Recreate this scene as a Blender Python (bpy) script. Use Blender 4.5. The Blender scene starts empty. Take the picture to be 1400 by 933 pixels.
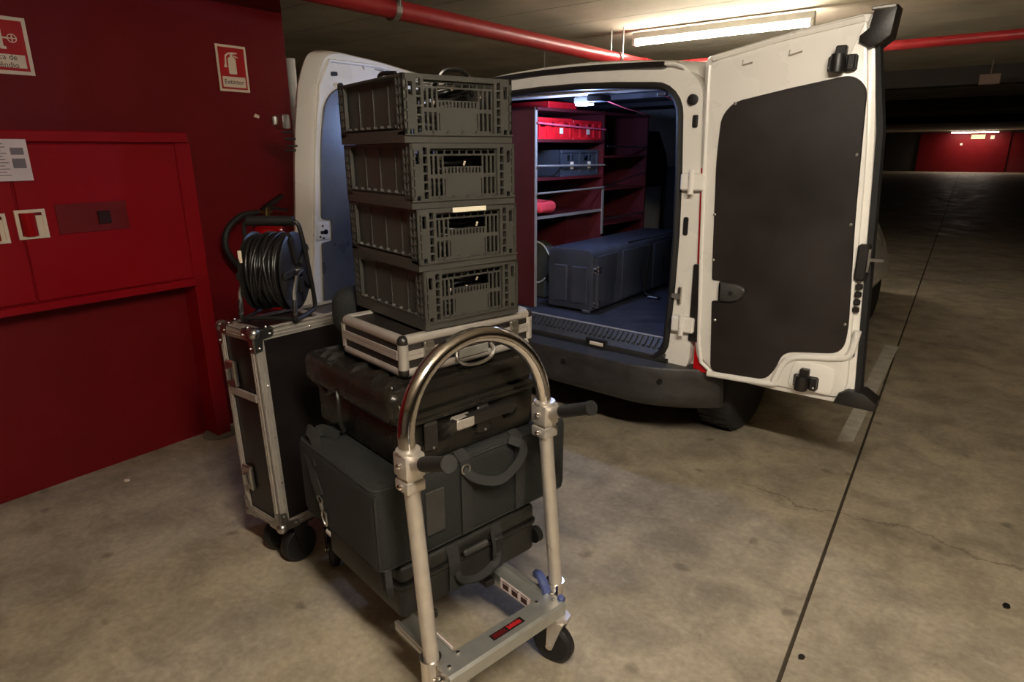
import bpy, bmesh, math, random
from math import sin, cos, pi, radians, atan, sqrt
from mathutils import Vector, Matrix, Euler, noise as mnoise

SC = bpy.context.scene
COL = SC.collection
random.seed(7)

# ------------------------------------------------------------------ camera
cam_d = bpy.data.cameras.new('camera')
cam_d.sensor_width = 36.0
cam_d.lens = 870.0 / 1400.0 * 36.0
cam_d.clip_start = 0.02
cam_d.clip_end = 200
cam = bpy.data.objects.new('camera', cam_d)
COL.objects.link(cam)
cam.location = (0, 0, 1.43)
cam.matrix_world = Matrix.Translation((0, 0, 1.43)) @ Matrix.Rotation(radians(37.4), 4, 'Z') \
    @ Matrix.Rotation(pi / 2 - atan(259.5 / 870.0), 4, 'X') @ Matrix.Rotation(radians(-0.4), 4, 'Z')
SC.camera = cam

# ------------------------------------------------------------------ world, exposure
w = bpy.data.worlds.new('garage_air')
SC.world = w
w.use_nodes = True
w.node_tree.nodes['Background'].inputs[0].default_value = (0.010, 0.009, 0.008, 1)
w.node_tree.nodes['Background'].inputs[1].default_value = 1.0
SC.view_settings.view_transform = 'Standard'
SC.view_settings.look = 'None'
SC.view_settings.gamma = 1.0
SC.view_settings.use_curve_mapping = False
SC.view_settings.exposure = 0.36
try:
    SC.cycles.use_denoising = True
    SC.cycles.max_bounces = 8
    SC.cycles.sample_clamp_indirect = 4.0
except Exception:
    pass

# lamp powers (W) used by the fluorescent lamp builder below
KEY_POWER, VAN_TUBE_POWER, FAR_POWER, CARGO_POWER = 14.0, 2.0, 36.0, 12.5
WARM = (1.0, 0.90, 0.76)


# ------------------------------------------------------------------ materials
def S(r, g, b):
    def f(c):
        c /= 255.0
        return c / 12.92 if c <= 0.04045 else ((c + 0.055) / 1.055) ** 2.4
    return (f(r), f(g), f(b))


def mat(name, rgb, rough=0.5, metal=0.0, var=0.12, scale=14.0, bump=0.0, bscale=None, rvar=0.1, coat=0.0, spec=0.5):
    m = bpy.data.materials.new(name)
    m.use_nodes = True
    nt = m.node_tree
    b = nt.nodes['Principled BSDF']
    b.inputs['Metallic'].default_value = metal
    b.inputs['Specular IOR Level'].default_value = spec
    b.inputs['Coat Weight'].default_value = coat
    tc = nt.nodes.new('ShaderNodeTexCoord')
    n = nt.nodes.new('ShaderNodeTexNoise')
    n.inputs['Scale'].default_value = scale
    n.inputs['Detail'].default_value = 5
    nt.links.new(tc.outputs['Object'], n.inputs['Vector'])
    r = nt.nodes.new('ShaderNodeValToRGB')
    r.color_ramp.elements[0].position = 0.3
    r.color_ramp.elements[1].position = 0.72
    lo = [c * (1 - var) for c in rgb]
    hi = [min(1, c * (1 + var)) for c in rgb]
    r.color_ramp.elements[0].color = (*lo, 1)
    r.color_ramp.elements[1].color = (*hi, 1)
    nt.links.new(n.outputs['Fac'], r.inputs['Fac'])
    nt.links.new(r.outputs['Color'], b.inputs['Base Color'])
    mr = nt.nodes.new('ShaderNodeMapRange')
    mr.inputs['To Min'].default_value = max(0.02, rough - rvar)
    mr.inputs['To Max'].default_value = min(1, rough + rvar)
    nt.links.new(n.outputs['Fac'], mr.inputs['Value'])
    nt.links.new(mr.outputs['Result'], b.inputs['Roughness'])
    if bump:
        n2 = nt.nodes.new('ShaderNodeTexNoise')
        n2.inputs['Scale'].default_value = bscale or scale * 6
        n2.inputs['Detail'].default_value = 3
        nt.links.new(tc.outputs['Object'], n2.inputs['Vector'])
        bp = nt.nodes.new('ShaderNodeBump')
        bp.inputs['Strength'].default_value = bump
        bp.inputs['Distance'].default_value = 0.004
        nt.links.new(n2.outputs['Fac'], bp.inputs['Height'])
        nt.links.new(bp.outputs['Normal'], b.inputs['Normal'])
    return m


def emis(name, rgb, strength):
    m = bpy.data.materials.new(name)
    m.use_nodes = True
    b = m.node_tree.nodes['Principled BSDF']
    b.inputs['Base Color'].default_value = (0.8, 0.8, 0.8, 1)
    b.inputs['Emission Color'].default_value = (*rgb, 1)
    b.inputs['Emission Strength'].default_value = strength
    return m


def concrete_floor():
    m = bpy.data.materials.new('floor_concrete')
    m.use_nodes = True
    nt = m.node_tree
    N, L = nt.nodes, nt.links
    b = N['Principled BSDF']
    tc = N.new('ShaderNodeTexCoord')

    def noise(scale, det=6, rough=0.6, dist=0.0):
        n = N.new('ShaderNodeTexNoise')
        n.inputs['Scale'].default_value = scale
        n.inputs['Detail'].default_value = det
        n.inputs['Roughness'].default_value = rough
        n.inputs['Distortion'].default_value = dist
        L.new(tc.outputs['Object'], n.inputs['Vector'])
        return n

    def ramp(src, p0, c0, p1, c1):
        r = N.new('ShaderNodeValToRGB')
        r.color_ramp.elements[0].position, r.color_ramp.elements[1].position = p0, p1
        r.color_ramp.elements[0].color = (*c0, 1)
        r.color_ramp.elements[1].color = (*c1, 1)
        L.new(src, r.inputs['Fac'])
        return r

    def mix(mode, a, c, fac):
        x = N.new('ShaderNodeMix')
        x.data_type = 'RGBA'
        x.blend_type = mode
        if isinstance(fac, float):
            x.inputs['Factor'].default_value = fac
        else:
            L.new(fac, x.inputs['Factor'])
        L.new(a, x.inputs['A'])
        if isinstance(c, tuple):
            x.inputs['B'].default_value = (*c, 1)
        else:
            L.new(c, x.inputs['B'])
        return x.outputs['Result']
    big = ramp(noise(0.9, 5, 0.55, 0.6).outputs['Fac'], 0.32, S(148, 136, 117), 0.70, S(178, 165, 143))
    mid = ramp(noise(4.5, 10, 0.66, 0.4).outputs['Fac'], 0.37, (0.70, 0.70, 0.70), 0.60, (1.12, 1.12, 1.10))
    c = mix('MULTIPLY', big.outputs['Color'], mid.outputs['Color'], 1.0)
    fine = ramp(noise(46, 4, 0.6).outputs['Fac'], 0.3, (0.78, 0.78, 0.78), 0.7, (1.14, 1.14, 1.14))
    c = mix('MULTIPLY', c, fine.outputs['Color'], 0.8)
    # pale scuffed flecks and worn skin of the screed
    fleck = ramp(noise(13, 10, 0.72, 0.5).outputs['Fac'], 0.57, (0, 0, 0), 0.70, (1, 1, 1))
    c = mix('MIX', c, S(178, 168, 148), mix('MULTIPLY', fleck.outputs['Color'], (0.62, 0.62, 0.62), 1.0))
    # small dark oil spots
    vo = N.new('ShaderNodeTexVoronoi')
    vo.voronoi_dimensions = '2D'
    vo.inputs['Scale'].default_value = 2.6
    vo.inputs['Randomness'].default_value = 1.0
    wob = noise(9, 3)
    vadd = N.new('ShaderNodeMixRGB')
    vadd.blend_type = 'LINEAR_LIGHT'
    vadd.inputs['Fac'].default_value = 0.05
    L.new(tc.outputs['Object'], vadd.inputs['Color1'])
    L.new(wob.outputs['Color'], vadd.inputs['Color2'])
    L.new(vadd.outputs['Color'], vo.inputs['Vector'])
    spot = ramp(vo.outputs['Distance'], 0.025, (1, 1, 1), 0.075, (0, 0, 0))
    keep = ramp(vo.outputs['Color'], 0.42, (0, 0, 0), 0.5, (1, 1, 1))
    sfac = mix('MULTIPLY', spot.outputs['Color'], keep.outputs['Color'], 1.0)
    c = mix('MIX', c, S(70, 62, 50), mix('MULTIPLY', sfac, (0.5, 0.5, 0.5), 1.0))
    # hairline crack across the slab near X axis direction
    sx = N.new('ShaderNodeSeparateXYZ')
    L.new(tc.outputs['Object'], sx.inputs['Vector'])
    cn = noise(3.2, 6, 0.65)
    ma = N.new('ShaderNodeMath')
    ma.operation = 'MULTIPLY_ADD'
    ma.inputs[1].default_value = 0.30
    L.new(cn.outputs['Fac'], ma.inputs[0])
    L.new(sx.outputs['Y'], ma.inputs[2])
    mb_ = N.new('ShaderNodeMath')
    mb_.operation = 'SUBTRACT'
    L.new(ma.outputs[0], mb_.inputs[0])
    mb_.inputs[1].default_value = 2.78
    ab = N.new('ShaderNodeMath')
    ab.operation = 'ABSOLUTE'
    L.new(mb_.outputs[0], ab.inputs[0])
    crack = ramp(ab.outputs[0], 0.002, (1, 1, 1), 0.009, (0, 0, 0))
    xl = ramp(sx.outputs['X'], 0.0, (0, 0, 0), 0.02, (1, 1, 1))
    xm = N.new('ShaderNodeMath')
    xm.operation = 'ADD'
    xm.inputs[1].default_value = 0.75
    L.new(sx.outputs['X'], xm.inputs[0])
    L.new(xm.outputs[0], xl.inputs['Fac'])
    cf = mix('MULTIPLY', crack.outputs['Color'], xl.outputs['Color'], 1.0)
    c = mix('MIX', c, S(74, 64, 50), mix('MULTIPLY', cf, (0.6, 0.6, 0.6), 1.0))
    L.new(c, b.inputs['Base Color'])
    rr = ramp(noise(2.2, 6, 0.6).outputs['Fac'], 0.35, (0.42, 0.42, 0.42), 0.65, (0.72, 0.72, 0.72))
    L.new(rr.outputs['Color'], b.inputs['Roughness'])
    bp = N.new('ShaderNodeBump')
    bp.inputs['Strength'].default_value = 0.35
    bp.inputs['Distance'].default_value = 0.004
    L.new(noise(30, 8, 0.65).outputs['Fac'], bp.inputs['Height'])
    L.new(bp.outputs['Normal'], b.inputs['Normal'])
    return m


M = dict(
    floor=concrete_floor(),
    joint=mat('joint_dark', S(58, 50, 38), 0.9),
    ceiling=mat('ceiling_concrete', S(196, 188, 168), 0.9, var=0.22, scale=1.6, bump=0.5, bscale=24),
    concrete=mat('wall_concrete', S(120, 112, 98), 0.9, var=0.2, scale=2.0, bump=0.4, bscale=30),
    redwall=mat('red_wall_paint', S(108, 10, 17), 0.50, var=0.10, scale=2.4, bump=0.25, bscale=40, rvar=0.06, spec=0.22),
    redcab=mat('red_cabinet_paint', S(146, 6, 20), 0.36, var=0.07, scale=3.0, bump=0.05, bscale=30, spec=0.3),
    reddark=mat('red_plate_paint', S(110, 8, 16), 0.4),
    darkred=mat('lock_dark', S(44, 8, 10), 0.4),
    redpipe=mat('red_pipe_paint', S(166, 36, 40), 0.38, var=0.12, scale=10),
    redgloss=mat('extinguisher_red', S(160, 8, 16), 0.22),
    cream=mat('sign_cream', S(232, 214, 190), 0.5, var=0.04),
    signred=mat('sign_red', S(176, 10, 16), 0.45, var=0.05),
    ink=mat('sign_ink', S(60, 34, 30), 0.6),
    paper=mat('notice_paper', S(222, 205, 205), 0.7, var=0.06),
    greyink=mat('notice_ink', S(120, 110, 116), 0.7),
    whitep=mat('van_white_paint', S(240, 235, 226), 0.28, var=0.03, scale=4, coat=0.4),
    whiteplastic=mat('white_plastic', S(225, 222, 214), 0.4),
    blackrub=mat('black_rubber', S(22, 20, 19), 0.6, var=0.2, bump=0.2),
    blackpl=mat('black_plastic', S(30, 27, 25), 0.42, var=0.18, bump=0.15, bscale=120),
    bumper=mat('bumper_plastic', S(52, 50, 48), 0.5, var=0.25, scale=20, bump=0.25, bscale=180),
    trimboard=mat('door_trim_board', S(36, 30, 28), 0.42, var=0.3, scale=5, bump=0.12, bscale=220, rvar=0.12),
    lamplit_board=mat('door_trim_board_lamplit', S(80, 84, 94), 0.30, var=0.3, scale=6, bump=0.15, bscale=160, rvar=0.10, spec=1.0),  # same dark board, coloured paler and bluer to carry the cargo lamp's light
    lining=mat('cargo_lining', S(34, 33, 38), 0.7, var=0.25),
    cargofloor=mat('cargo_floor_mat', S(50, 50, 60), 0.55, var=0.4, scale=9, bump=0.4, bscale=90),
    plywood=mat('red_brown_plywood', S(84, 27, 31), 0.42, var=0.16, scale=7, bump=0.06),
    steel=mat('bare_steel', S(190, 188, 184), 0.3, metal=1.0, var=0.08),
    chrome=mat('chrome_tube', S(238, 232, 228), 0.10, metal=1.0, var=0.03, rvar=0.03),
    alu=mat('aluminium', S(190, 190, 184), 0.34, metal=0.78, var=0.08, scale=30, rvar=0.08),
    alumatt=mat('aluminium_matt', S(196, 188, 178), 0.40, metal=0.6, var=0.08, scale=30),
    polealu=mat('pole_aluminium', S(220, 212, 202), 0.30, metal=0.72, var=0.10, scale=22, rvar=0.06),
    crate=mat('crate_plastic', S(59, 57, 52), 0.45, var=0.08, scale=9, bump=0.08, bscale=200),
    redcrate=mat('red_crate_plastic', S(214, 24, 34), 0.4, var=0.1),
    greycrate=mat('grey_crate_plastic', S(54, 58, 66), 0.45, var=0.1),
    cable=mat('cable_rubber', S(25, 23, 22), 0.36, var=0.2),
    casepl=mat('hard_case_plastic', S(29, 26, 22), 0.26, var=0.15, scale=12, bump=0.18, bscale=260),
    caselow=mat('low_case_plastic', S(33, 31, 27), 0.5, var=0.2, scale=12, bump=0.25, bscale=200),
    fabric=mat('black_nylon', S(25, 26, 25), 0.8, var=0.2, scale=18, bump=0.6, bscale=420),
    web=mat('black_webbing', S(34, 34, 32), 0.75, var=0.2, scale=40, bump=0.5, bscale=600),
    flight=mat('flight_case_laminate', S(26, 21, 20), 0.34, var=0.2, scale=10, bump=0.1, bscale=300),
    aluskin=mat('case_black_skin', S(30, 26, 24), 0.4, var=0.2, bump=0.3, bscale=400),
    trunk=mat('trunk_plastic', S(60, 63, 74), 0.36, var=0.18, scale=8, bump=0.2, bscale=120),
    tyre=mat('tyre_rubber', S(30, 28, 27), 0.75, var=0.2, bump=0.3),
    taillight=mat('tail_light_red', S(190, 16, 22), 0.18),
    pink=mat('pink_strap', S(226, 90, 110), 0.5),
    cloth=mat('red_cloth', S(220, 60, 70), 0.85, var=0.15, bump=0.4, bscale=90),
    blue=mat('blue_plastic', S(74, 84, 132), 0.4),
    labelblk=mat('label_black', S(24, 16, 15), 0.4),
    labelred=mat('label_red', S(176, 32, 36), 0.4),
    brass=mat('brass_valve', S(170, 150, 100), 0.3, metal=1.0),
    linewhite=mat('floor_line_white', S(196, 190, 176), 0.75, var=0.18, scale=16),
    olive=mat('olive_pouch', S(62, 62, 54), 0.8, var=0.15, bump=0.4, bscale=200),
    seat=mat('seat_fabric', S(190, 196, 184), 0.85),
    brownbox=mat('box_brown', S(120, 98, 82), 0.7),
    yellowpl=mat('plate_yellow', S(220, 216, 170), 0.5),
    sealblack=mat('seal_black', S(11, 10, 10), 0.7, var=0.2),
    shadeconc=mat('concrete_shaded', S(58, 52, 45), 0.9, var=0.2, scale=2.0),  # concrete darkened in its colour to stand for the unlit depth
    striplabel=mat('strip_label', S(226, 218, 192), 0.6, var=0.04),
    glass=mat('window_dark', S(20, 22, 24), 0.08),
)


# ------------------------------------------------------------------ mesh building
class MB:
    def __init__(self):
        self.v, self.f = [], []

    def add(self, vs, fs, X=None):
        o = len(self.v)
        for p in vs:
            p = Vector(p)
            self.v.append(X @ p if X is not None else p)
        self.f += [[i + o for i in f] for f in fs]
        return self

    def addbm(self, bm, X=None):
        bm.verts.index_update()
        self.add([v.co.copy() for v in bm.verts], [[v.index for v in f.verts] for f in bm.faces], X)
        bm.free()
        return self

    def box(self, x0, x1, y0, y1, z0, z1, bev=0.0, seg=1, X=None, taper=None):
        bm = bmesh.new()
        vs = [bm.verts.new(p) for p in ((x0, y0, z0), (x1, y0, z0), (x1, y1, z0), (x0, y1, z0),
                                        (x0, y0, z1), (x1, y0, z1), (x1, y1, z1), (x0, y1, z1))]
        if taper:
            cx, cy = (x0 + x1) / 2, (y0 + y1) / 2
            for v in vs[4:]:
                v.co.x = cx + (v.co.x - cx) * taper
                v.co.y = cy + (v.co.y - cy) * taper
        for f in ((3, 2, 1, 0), (4, 5, 6, 7), (0, 1, 5, 4), (1, 2, 6, 5), (2, 3, 7, 6), (3, 0, 4, 7)):
            bm.faces.new([vs[i] for i in f])
        if bev:
            bmesh.ops.bevel(bm, geom=bm.edges[:], offset=bev, segments=seg, profile=0.5, affect='EDGES')
        return self.addbm(bm, X)

    def cyl(self, p, q, r, r2=None, n=16, cap=True, X=None):
        p, q = Vector(p), Vector(q)
        r2 = r if r2 is None else r2
        d = (q - p).normalized()
        a = d.orthogonal().normalized()
        b = d.cross(a)
        vs = []
        for c, rr in ((p, r), (q, r2)):
            for i in range(n):
                t = 2 * pi * i / n
                vs.append(c + (a * cos(t) + b * sin(t)) * rr)
        fs = [[i, (i + 1) % n, n + (i + 1) % n, n + i] for i in range(n)]
        if cap:
            fs += [list(range(n - 1, -1, -1)), list(range(n, 2 * n))]
        return self.add(vs, fs, X)

    def tube(self, pts, r, n=10, closed=False, flat=None, up=None, X=None):
        """sweep a round (or flat=(w,h) rectangular) section along pts"""
        P = [Vector(p) for p in pts]
        m = len(P)
        T = []
        for i in range(m):
            a = P[(i - 1) % m] if (closed or i) else P[0]
            b = P[(i + 1) % m] if (closed or i < m - 1) else P[-1]
            T.append((b - a).normalized())
        nrm = Vector(up) if up is not None else T[0].orthogonal()
        vs = []
        if flat:
            prof = [(-flat[0] / 2, -flat[1] / 2), (flat[0] / 2, -flat[1] / 2), (flat[0] / 2, flat[1] / 2), (-flat[0] / 2, flat[1] / 2)]
            n = 4
        else:
            rr = r if isinstance(r, (list, tuple)) else [r] * m
            prof = None
        for i in range(m):
            t = T[i]
            if up is not None:
                nrm = Vector(up)
            nrm = (nrm - t * nrm.dot(t))
            if nrm.length < 1e-6:
                nrm = t.orthogonal()
            nrm.normalize()
            b = t.cross(nrm)
            for k in range(n):
                if prof:
                    vs.append(P[i] + b * prof[k][0] + nrm * prof[k][1])
                else:
                    a = 2 * pi * k / n
                    vs.append(P[i] + (nrm * cos(a) + b * sin(a)) * rr[i])
        fs = []
        for i in range(m if closed else m - 1):
            j = (i + 1) % m
            for k in range(n):
                fs.append([i * n + k, i * n + (k + 1) % n, j * n + (k + 1) % n, j * n + k])
        if not closed:
            fs += [list(range(n - 1, -1, -1)), [(m - 1) * n + k for k in range(n)]]
        return self.add(vs, fs, X)

    def prism(self, poly, axis, a, b, bev=0.0, seg=2, X=None):
        """extrude a 2D polygon along an axis: 'x' poly=(y,z), 'y' poly=(x,z), 'z' poly=(x,y)"""
        def P(u, v, t):
            return {'x': (t, u, v), 'y': (u, t, v), 'z': (u, v, t)}[axis]
        bm = bmesh.new()
        lo = [bm.verts.new(P(u, v, a)) for u, v in poly]
        hi = [bm.verts.new(P(u, v, b)) for u, v in poly]
        n = len(poly)
        bm.faces.new(lo[::-1])
        bm.faces.new(hi)
        for i in range(n):
            bm.faces.new([lo[i], lo[(i + 1) % n], hi[(i + 1) % n], hi[i]])
        bmesh.ops.recalc_face_normals(bm, faces=bm.faces[:])
        if bev:
            es = [e for e in bm.edges if (e.verts[0] in lo and e.verts[1] in lo) or (e.verts[0] in hi and e.verts[1] in hi)]
            bmesh.ops.bevel(bm, geom=es, offset=bev, segments=seg, profile=0.5, affect='EDGES')
        return self.addbm(bm, X)

    def lathe(self, prof, n=24, X=None):
        """prof: (r, z) bottom to top, revolved about z"""
        vs, fs = [], []
        for r, z in prof:
            for i in range(n):
                t = 2 * pi * i / n
                vs.append((r * cos(t), r * sin(t), z))
        for k in range(len(prof) - 1):
            for i in range(n):
                j = (i + 1) % n
                fs.append([k * n + i, k * n + j, (k + 1) * n + j, (k + 1) * n + i])
        fs += [list(range(n - 1, -1, -1)), [(len(prof) - 1) * n + i for i in range(n)]]
        return self.add(vs, fs, X)

    def ball(self, c, r, n=10, X=None):
        m = max(4, n // 2)
        prof = [(max(1e-4, r * sin(pi * i / m)), -r * cos(pi * i / m)) for i in range(m + 1)]
        T = Matrix.Translation(c)
        return self.lathe(prof, n, (X @ T) if X is not None else T)

    def ring(self, outer, inner, axis, a, b):
        """prism between two closed 2D outlines with the same number of points"""
        def P(u, v, t):
            return {'x': (t, u, v), 'y': (u, t, v), 'z': (u, v, t)}[axis]
        n = len(outer)
        vs = [P(*p, a) for p in outer] + [P(*p, a) for p in inner] + [P(*p, b) for p in outer] + [P(*p, b) for p in inner]
        fs = []
        for i in range(n):
            j = (i + 1) % n
            fs += [[i, j, n + j, n + i], [2 * n + i, 3 * n + i, 3 * n + j, 2 * n + j],
                   [i, 2 * n + i, 2 * n + j, j], [n + i, n + j, 3 * n + j, 3 * n + i]]
        return self.add(vs, fs)

    def panel(self, x0, x1, z0, z1, t, holes, X=None):
        """plate in the XZ plane (thickness t along +y from 0) with rectangular openings"""
        e = 1e-6
        xs = sorted({x0, x1} | {min(max(h[i], x0), x1) for h in holes for i in (0, 1)})
        zs = sorted({z0, z1} | {min(max(h[i], z0), z1) for h in holes for i in (2, 3)})

        def solid(i, k):
            if i < 0 or k < 0 or i >= len(xs) - 1 or k >= len(zs) - 1:
                return False
            cx, cz = (xs[i] + xs[i + 1]) / 2, (zs[k] + zs[k + 1]) / 2
            return not any(h[0] - e < cx < h[1] + e and h[2] - e < cz < h[3] + e for h in holes)
        # merge solid cells into runs along z columns to keep it light
        for i in range(len(xs) - 1):
            for k in range(len(zs) - 1):
                if not solid(i, k):
                    continue
                a, b, c, d = xs[i], xs[i + 1], zs[k], zs[k + 1]
                V = [(a, 0, c), (b, 0, c), (b, 0, d), (a, 0, d), (a, t, c), (b, t, c), (b, t, d), (a, t, d)]
                F = [[0, 1, 2, 3], [7, 6, 5, 4]]
                if not solid(i - 1, k):
                    F.append([0, 3, 7, 4])
                if not solid(i + 1, k):
                    F.append([1, 5, 6, 2])
                if not solid(i, k - 1):
                    F.append([0, 4, 5, 1])
                if not solid(i, k + 1):
                    F.append([3, 2, 6, 7])
                self.add(V, F, X)
        return self

    def build(self, name, m, parent=None, loc=None, rot=None, smooth=35, label=None, fix=True):
        me = bpy.data.meshes.new(name)
        me.from_pydata([tuple(v) for v in self.v], [], self.f)
        if fix:
            bm = bmesh.new()
            bm.from_mesh(me)
            bmesh.ops.remove_doubles(bm, verts=bm.verts[:], dist=1e-5)
            bmesh.ops.recalc_face_normals(bm, faces=bm.faces[:])
            bm.to_mesh(me)
            bm.free()
        if smooth:
            me.polygons.foreach_set('use_smooth', [True] * len(me.polygons))
            me.set_sharp_from_angle(angle=radians(smooth))
        me.materials.append(M[m])
        o = bpy.data.objects.new(name, me)
        COL.objects.link(o)
        if loc is not None:
            o.location = loc
        if rot is not None:
            o.rotation_euler = rot
        if parent is not None:
            o.parent = parent
        if label:
            o['label'] = label
        return o


def empty(name, loc=(0, 0, 0), yaw=0.0, rot=None):
    o = bpy.data.objects.new(name, None)
    o.empty_display_size = 0.1
    COL.objects.link(o)
    o.location = loc
    o.rotation_euler = rot if rot else (0, 0, yaw)
    return o


def tag(o, label, cat, group=None):
    o['label'] = label
    o['category'] = cat
    if group:
        o['group'] = group
    return o


def struct(o, label=None):
    o['kind'] = 'structure'
    if label:
        o['label'] = label
    return o


def copy_tree(o, parent=None):
    c = o.copy()
    COL.objects.link(c)
    c.parent = parent
    for ch in list(o.children):
        copy_tree(ch, c)
    return c


def text_mesh(name, s, size, m, parent=None, loc=(0, 0, 0), rot=(0, 0, 0), depth=0.0006, align='CENTER', sx=1.0):
    cu = bpy.data.curves.new(name, 'FONT')
    cu.body = s
    cu.size = size
    cu.extrude = depth
    cu.align_x = align
    cu.align_y = 'CENTER'
    cu.resolution_u = 3
    t = bpy.data.objects.new(name, cu)
    COL.objects.link(t)
    dg = bpy.context.evaluated_depsgraph_get()
    me = bpy.data.meshes.new_from_object(t.evaluated_get(dg))
    bpy.data.objects.remove(t)
    bpy.data.curves.remove(cu)
    me.name = name
    me.materials.clear()
    me.materials.append(M[m])
    o = bpy.data.objects.new(name, me)
    COL.objects.link(o)
    o.location, o.rotation_euler = loc, rot
    o.scale = (sx, 1, 1)
    o.parent = parent
    return o


def cat_curve(pts, sub=6, closed=False):
    P = [Vector(p) for p in pts]
    n = len(P)
    out = []
    for i in range(n if closed else n - 1):
        p0 = P[(i - 1) % n] if (closed or i > 0) else P[0] * 2 - P[1]
        p1, p2 = P[i], P[(i + 1) % n]
        p3 = P[(i + 2) % n] if (closed or i < n - 2) else P[-1] * 2 - P[-2]
        for s in range(sub):
            t = s / sub
            out.append(0.5 * ((2 * p1) + (p2 - p0) * t + (2 * p0 - 5 * p1 + 4 * p2 - p3) * t * t + (3 * p1 - p0 - 3 * p2 + p3) * t ** 3))
    if not closed:
        out.append(P[-1])
    return out


def round_poly(pts, r, seg=5):
    """round the corners of a 2D polygon; r may be a list"""
    out = []
    n = len(pts)
    for i in range(n):
        rr = r[i] if isinstance(r, (list, tuple)) else r
        p = Vector((*pts[i], 0))
        a = Vector((*pts[i - 1], 0)) - p
        b = Vector((*pts[(i + 1) % n], 0)) - p
        d = min(rr, a.length * 0.49, b.length * 0.49)
        if d < 1e-4:
            out.append((p.x, p.y))
            continue
        s, e = p + a.normalized() * d, p + b.normalized() * d
        for k in range(seg + 1):
            t = k / seg
            q = s * (1 - t) ** 2 + p * 2 * t * (1 - t) + e * t * t
            out.append((q.x, q.y))
    return out


def soft_box(sx, sy, sz, r, seg=4, puff=0.0, jitter=0.0, cuts=7, seed=0):
    """rounded padded box centred in x,y on z=0..sz"""
    bm = bmesh.new()
    bmesh.ops.create_cube(bm, size=1.0)
    bmesh.ops.subdivide_edges(bm, edges=bm.edges[:], cuts=cuts, use_grid_fill=True)
    hx, hy, hz = sx / 2, sy / 2, sz / 2
    for v in bm.verts:
        p = Vector((v.co.x * 2, v.co.y * 2, v.co.z * 2))

        def warp(c):      # crowd loops to the edges
            return math.copysign(abs(c) ** 0.6, c) if abs(c) < 1 else c
        p = Vector((warp(p.x) * hx, warp(p.y) * hy, warp(p.z) * hz))
        inner = Vector((max(-hx + r, min(hx - r, p.x)), max(-hy + r, min(hy - r, p.y)), max(-hz + r, min(hz - r, p.z))))
        d = p - inner
        if d.length > 1e-9:
            k = Vector((abs(d.x) / r, abs(d.y) / r, abs(d.z) / r))
            L = max(k)
            p = inner + d.normalized() * r * min(1, max(L, 0))
        if puff:
            u, vv, ww = p.x / hx, p.y / hy, p.z / hz
            ax = max((abs(u), 0), (abs(vv), 1), (abs(ww), 2))[1]
            f = [(1 - vv * vv) * (1 - ww * ww), (1 - u * u) * (1 - ww * ww), (1 - u * u) * (1 - vv * vv)][ax]
            p[ax] += math.copysign(puff * max(0, f), p[ax])
        if jitter:
            nz = mnoise.noise_vector(p * 9 + Vector((seed, seed * 2, 0)))
            p += nz * jitter
        p.z += hz
        v.co = p
    m = MB()
    m.addbm(bm)
    return m


def RZ(d):
    return radians(d)


# ================================================================== SETTING
GX0, GX1, GY0, GY1, CEIL = -9.0, 9.0, -5.0, 50.0, 2.45

fl = struct(MB().box(GX0, GX1, GY0, GY1, -0.25, -0.012).build('floor', 'joint', smooth=0))


def jx(y):
    return -0.284 - 0.0495 * (y - 1.6)


# two concrete bays divided by the saw-cut joint that runs along the parking row
for nm, poly in (('floor_slab', [(GX0, GY0), (jx(GY0) - 0.006, GY0), (jx(GY1) - 0.006, GY1), (GX0, GY1)]),
                 ('floor_slab', [(jx(GY0) + 0.006, GY0), (GX1, GY0), (GX1, GY1), (jx(GY1) + 0.006, GY1)])):
    MB().prism(poly, 'z', -0.03, 0.0).build(nm, 'floor', fl, smooth=0)

# painted bay line, seen under the open right-hand van door
struct(MB().prism([(-0.555, 5.4), (-0.465, 5.4), (-0.418, 3.40), (-0.486, 3.355)], 'z', 0.0002, 0.0016).build('trim_1', 'linewhite', smooth=0),
       'worn white bay line painted on the floor under the open van door')

ce = struct(MB().box(GX0, GX1, GY0, GY1, CEIL, CEIL + 0.25).build('ceiling', 'ceiling', smooth=0))
# board-marked soffit: each formwork strip a shallow panel of its own
yy = 0.0
k = 0
while yy < 14:
    wd = 0.62
    MB().box(-7.0, 3.4, yy + 0.004, yy + wd - 0.004, CEIL - 0.006, CEIL + 0.01).build('soffit_board', 'ceiling', ce, smooth=0)
    MB().box(-7.0, 3.4, yy - 0.004, yy + 0.004, CEIL - 0.0052, CEIL + 0.01).build('soffit_joint', 'joint', ce, smooth=0)
    yy += wd
    k += 1
# down-stand beams further back
for by in (10.6, 17.0, 26.0):
    struct(MB().box(GX0, GX1, by, by + 0.35, 2.22, CEIL).build('ceiling_beam', 'shadeconc', smooth=0))

# outer shell of the garage
struct(MB().box(GX0 - 0.2, GX0, GY0, GY1, 0, CEIL).build('wall_west', 'concrete', smooth=0))
struct(MB().box(GX1, GX1 + 0.2, GY0, GY1, 0, CEIL).build('wall_east', 'concrete', smooth=0))
struct(MB().box(GX0, GX1, GY0 - 0.2, GY0, 0, CEIL).build('wall_back', 'concrete', smooth=0))
fw = struct(MB().box(GX0, GX1, GY1, GY1 + 0.2, 0, CEIL).build('wall_far', 'shadeconc', smooth=0))
MB().box(-5.1, -0.45, GY1 - 0.10, GY1, 0.0, 2.36).build('wall_panel', 'redwall', fw, label='red painted stretch of the far wall')
MB().box(-0.40, 1.6, GY1 + 0.0 - 0.03, GY1, 0.0, 2.30).build('wall_panel', 'reddark', fw)
MB().box(-2.42, -1.72, GY1 - 0.13, GY1 - 0.10, 1.98, 2.22).build('notice_plate', 'yellowpl', fw, label='pale yellow plate')
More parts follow.
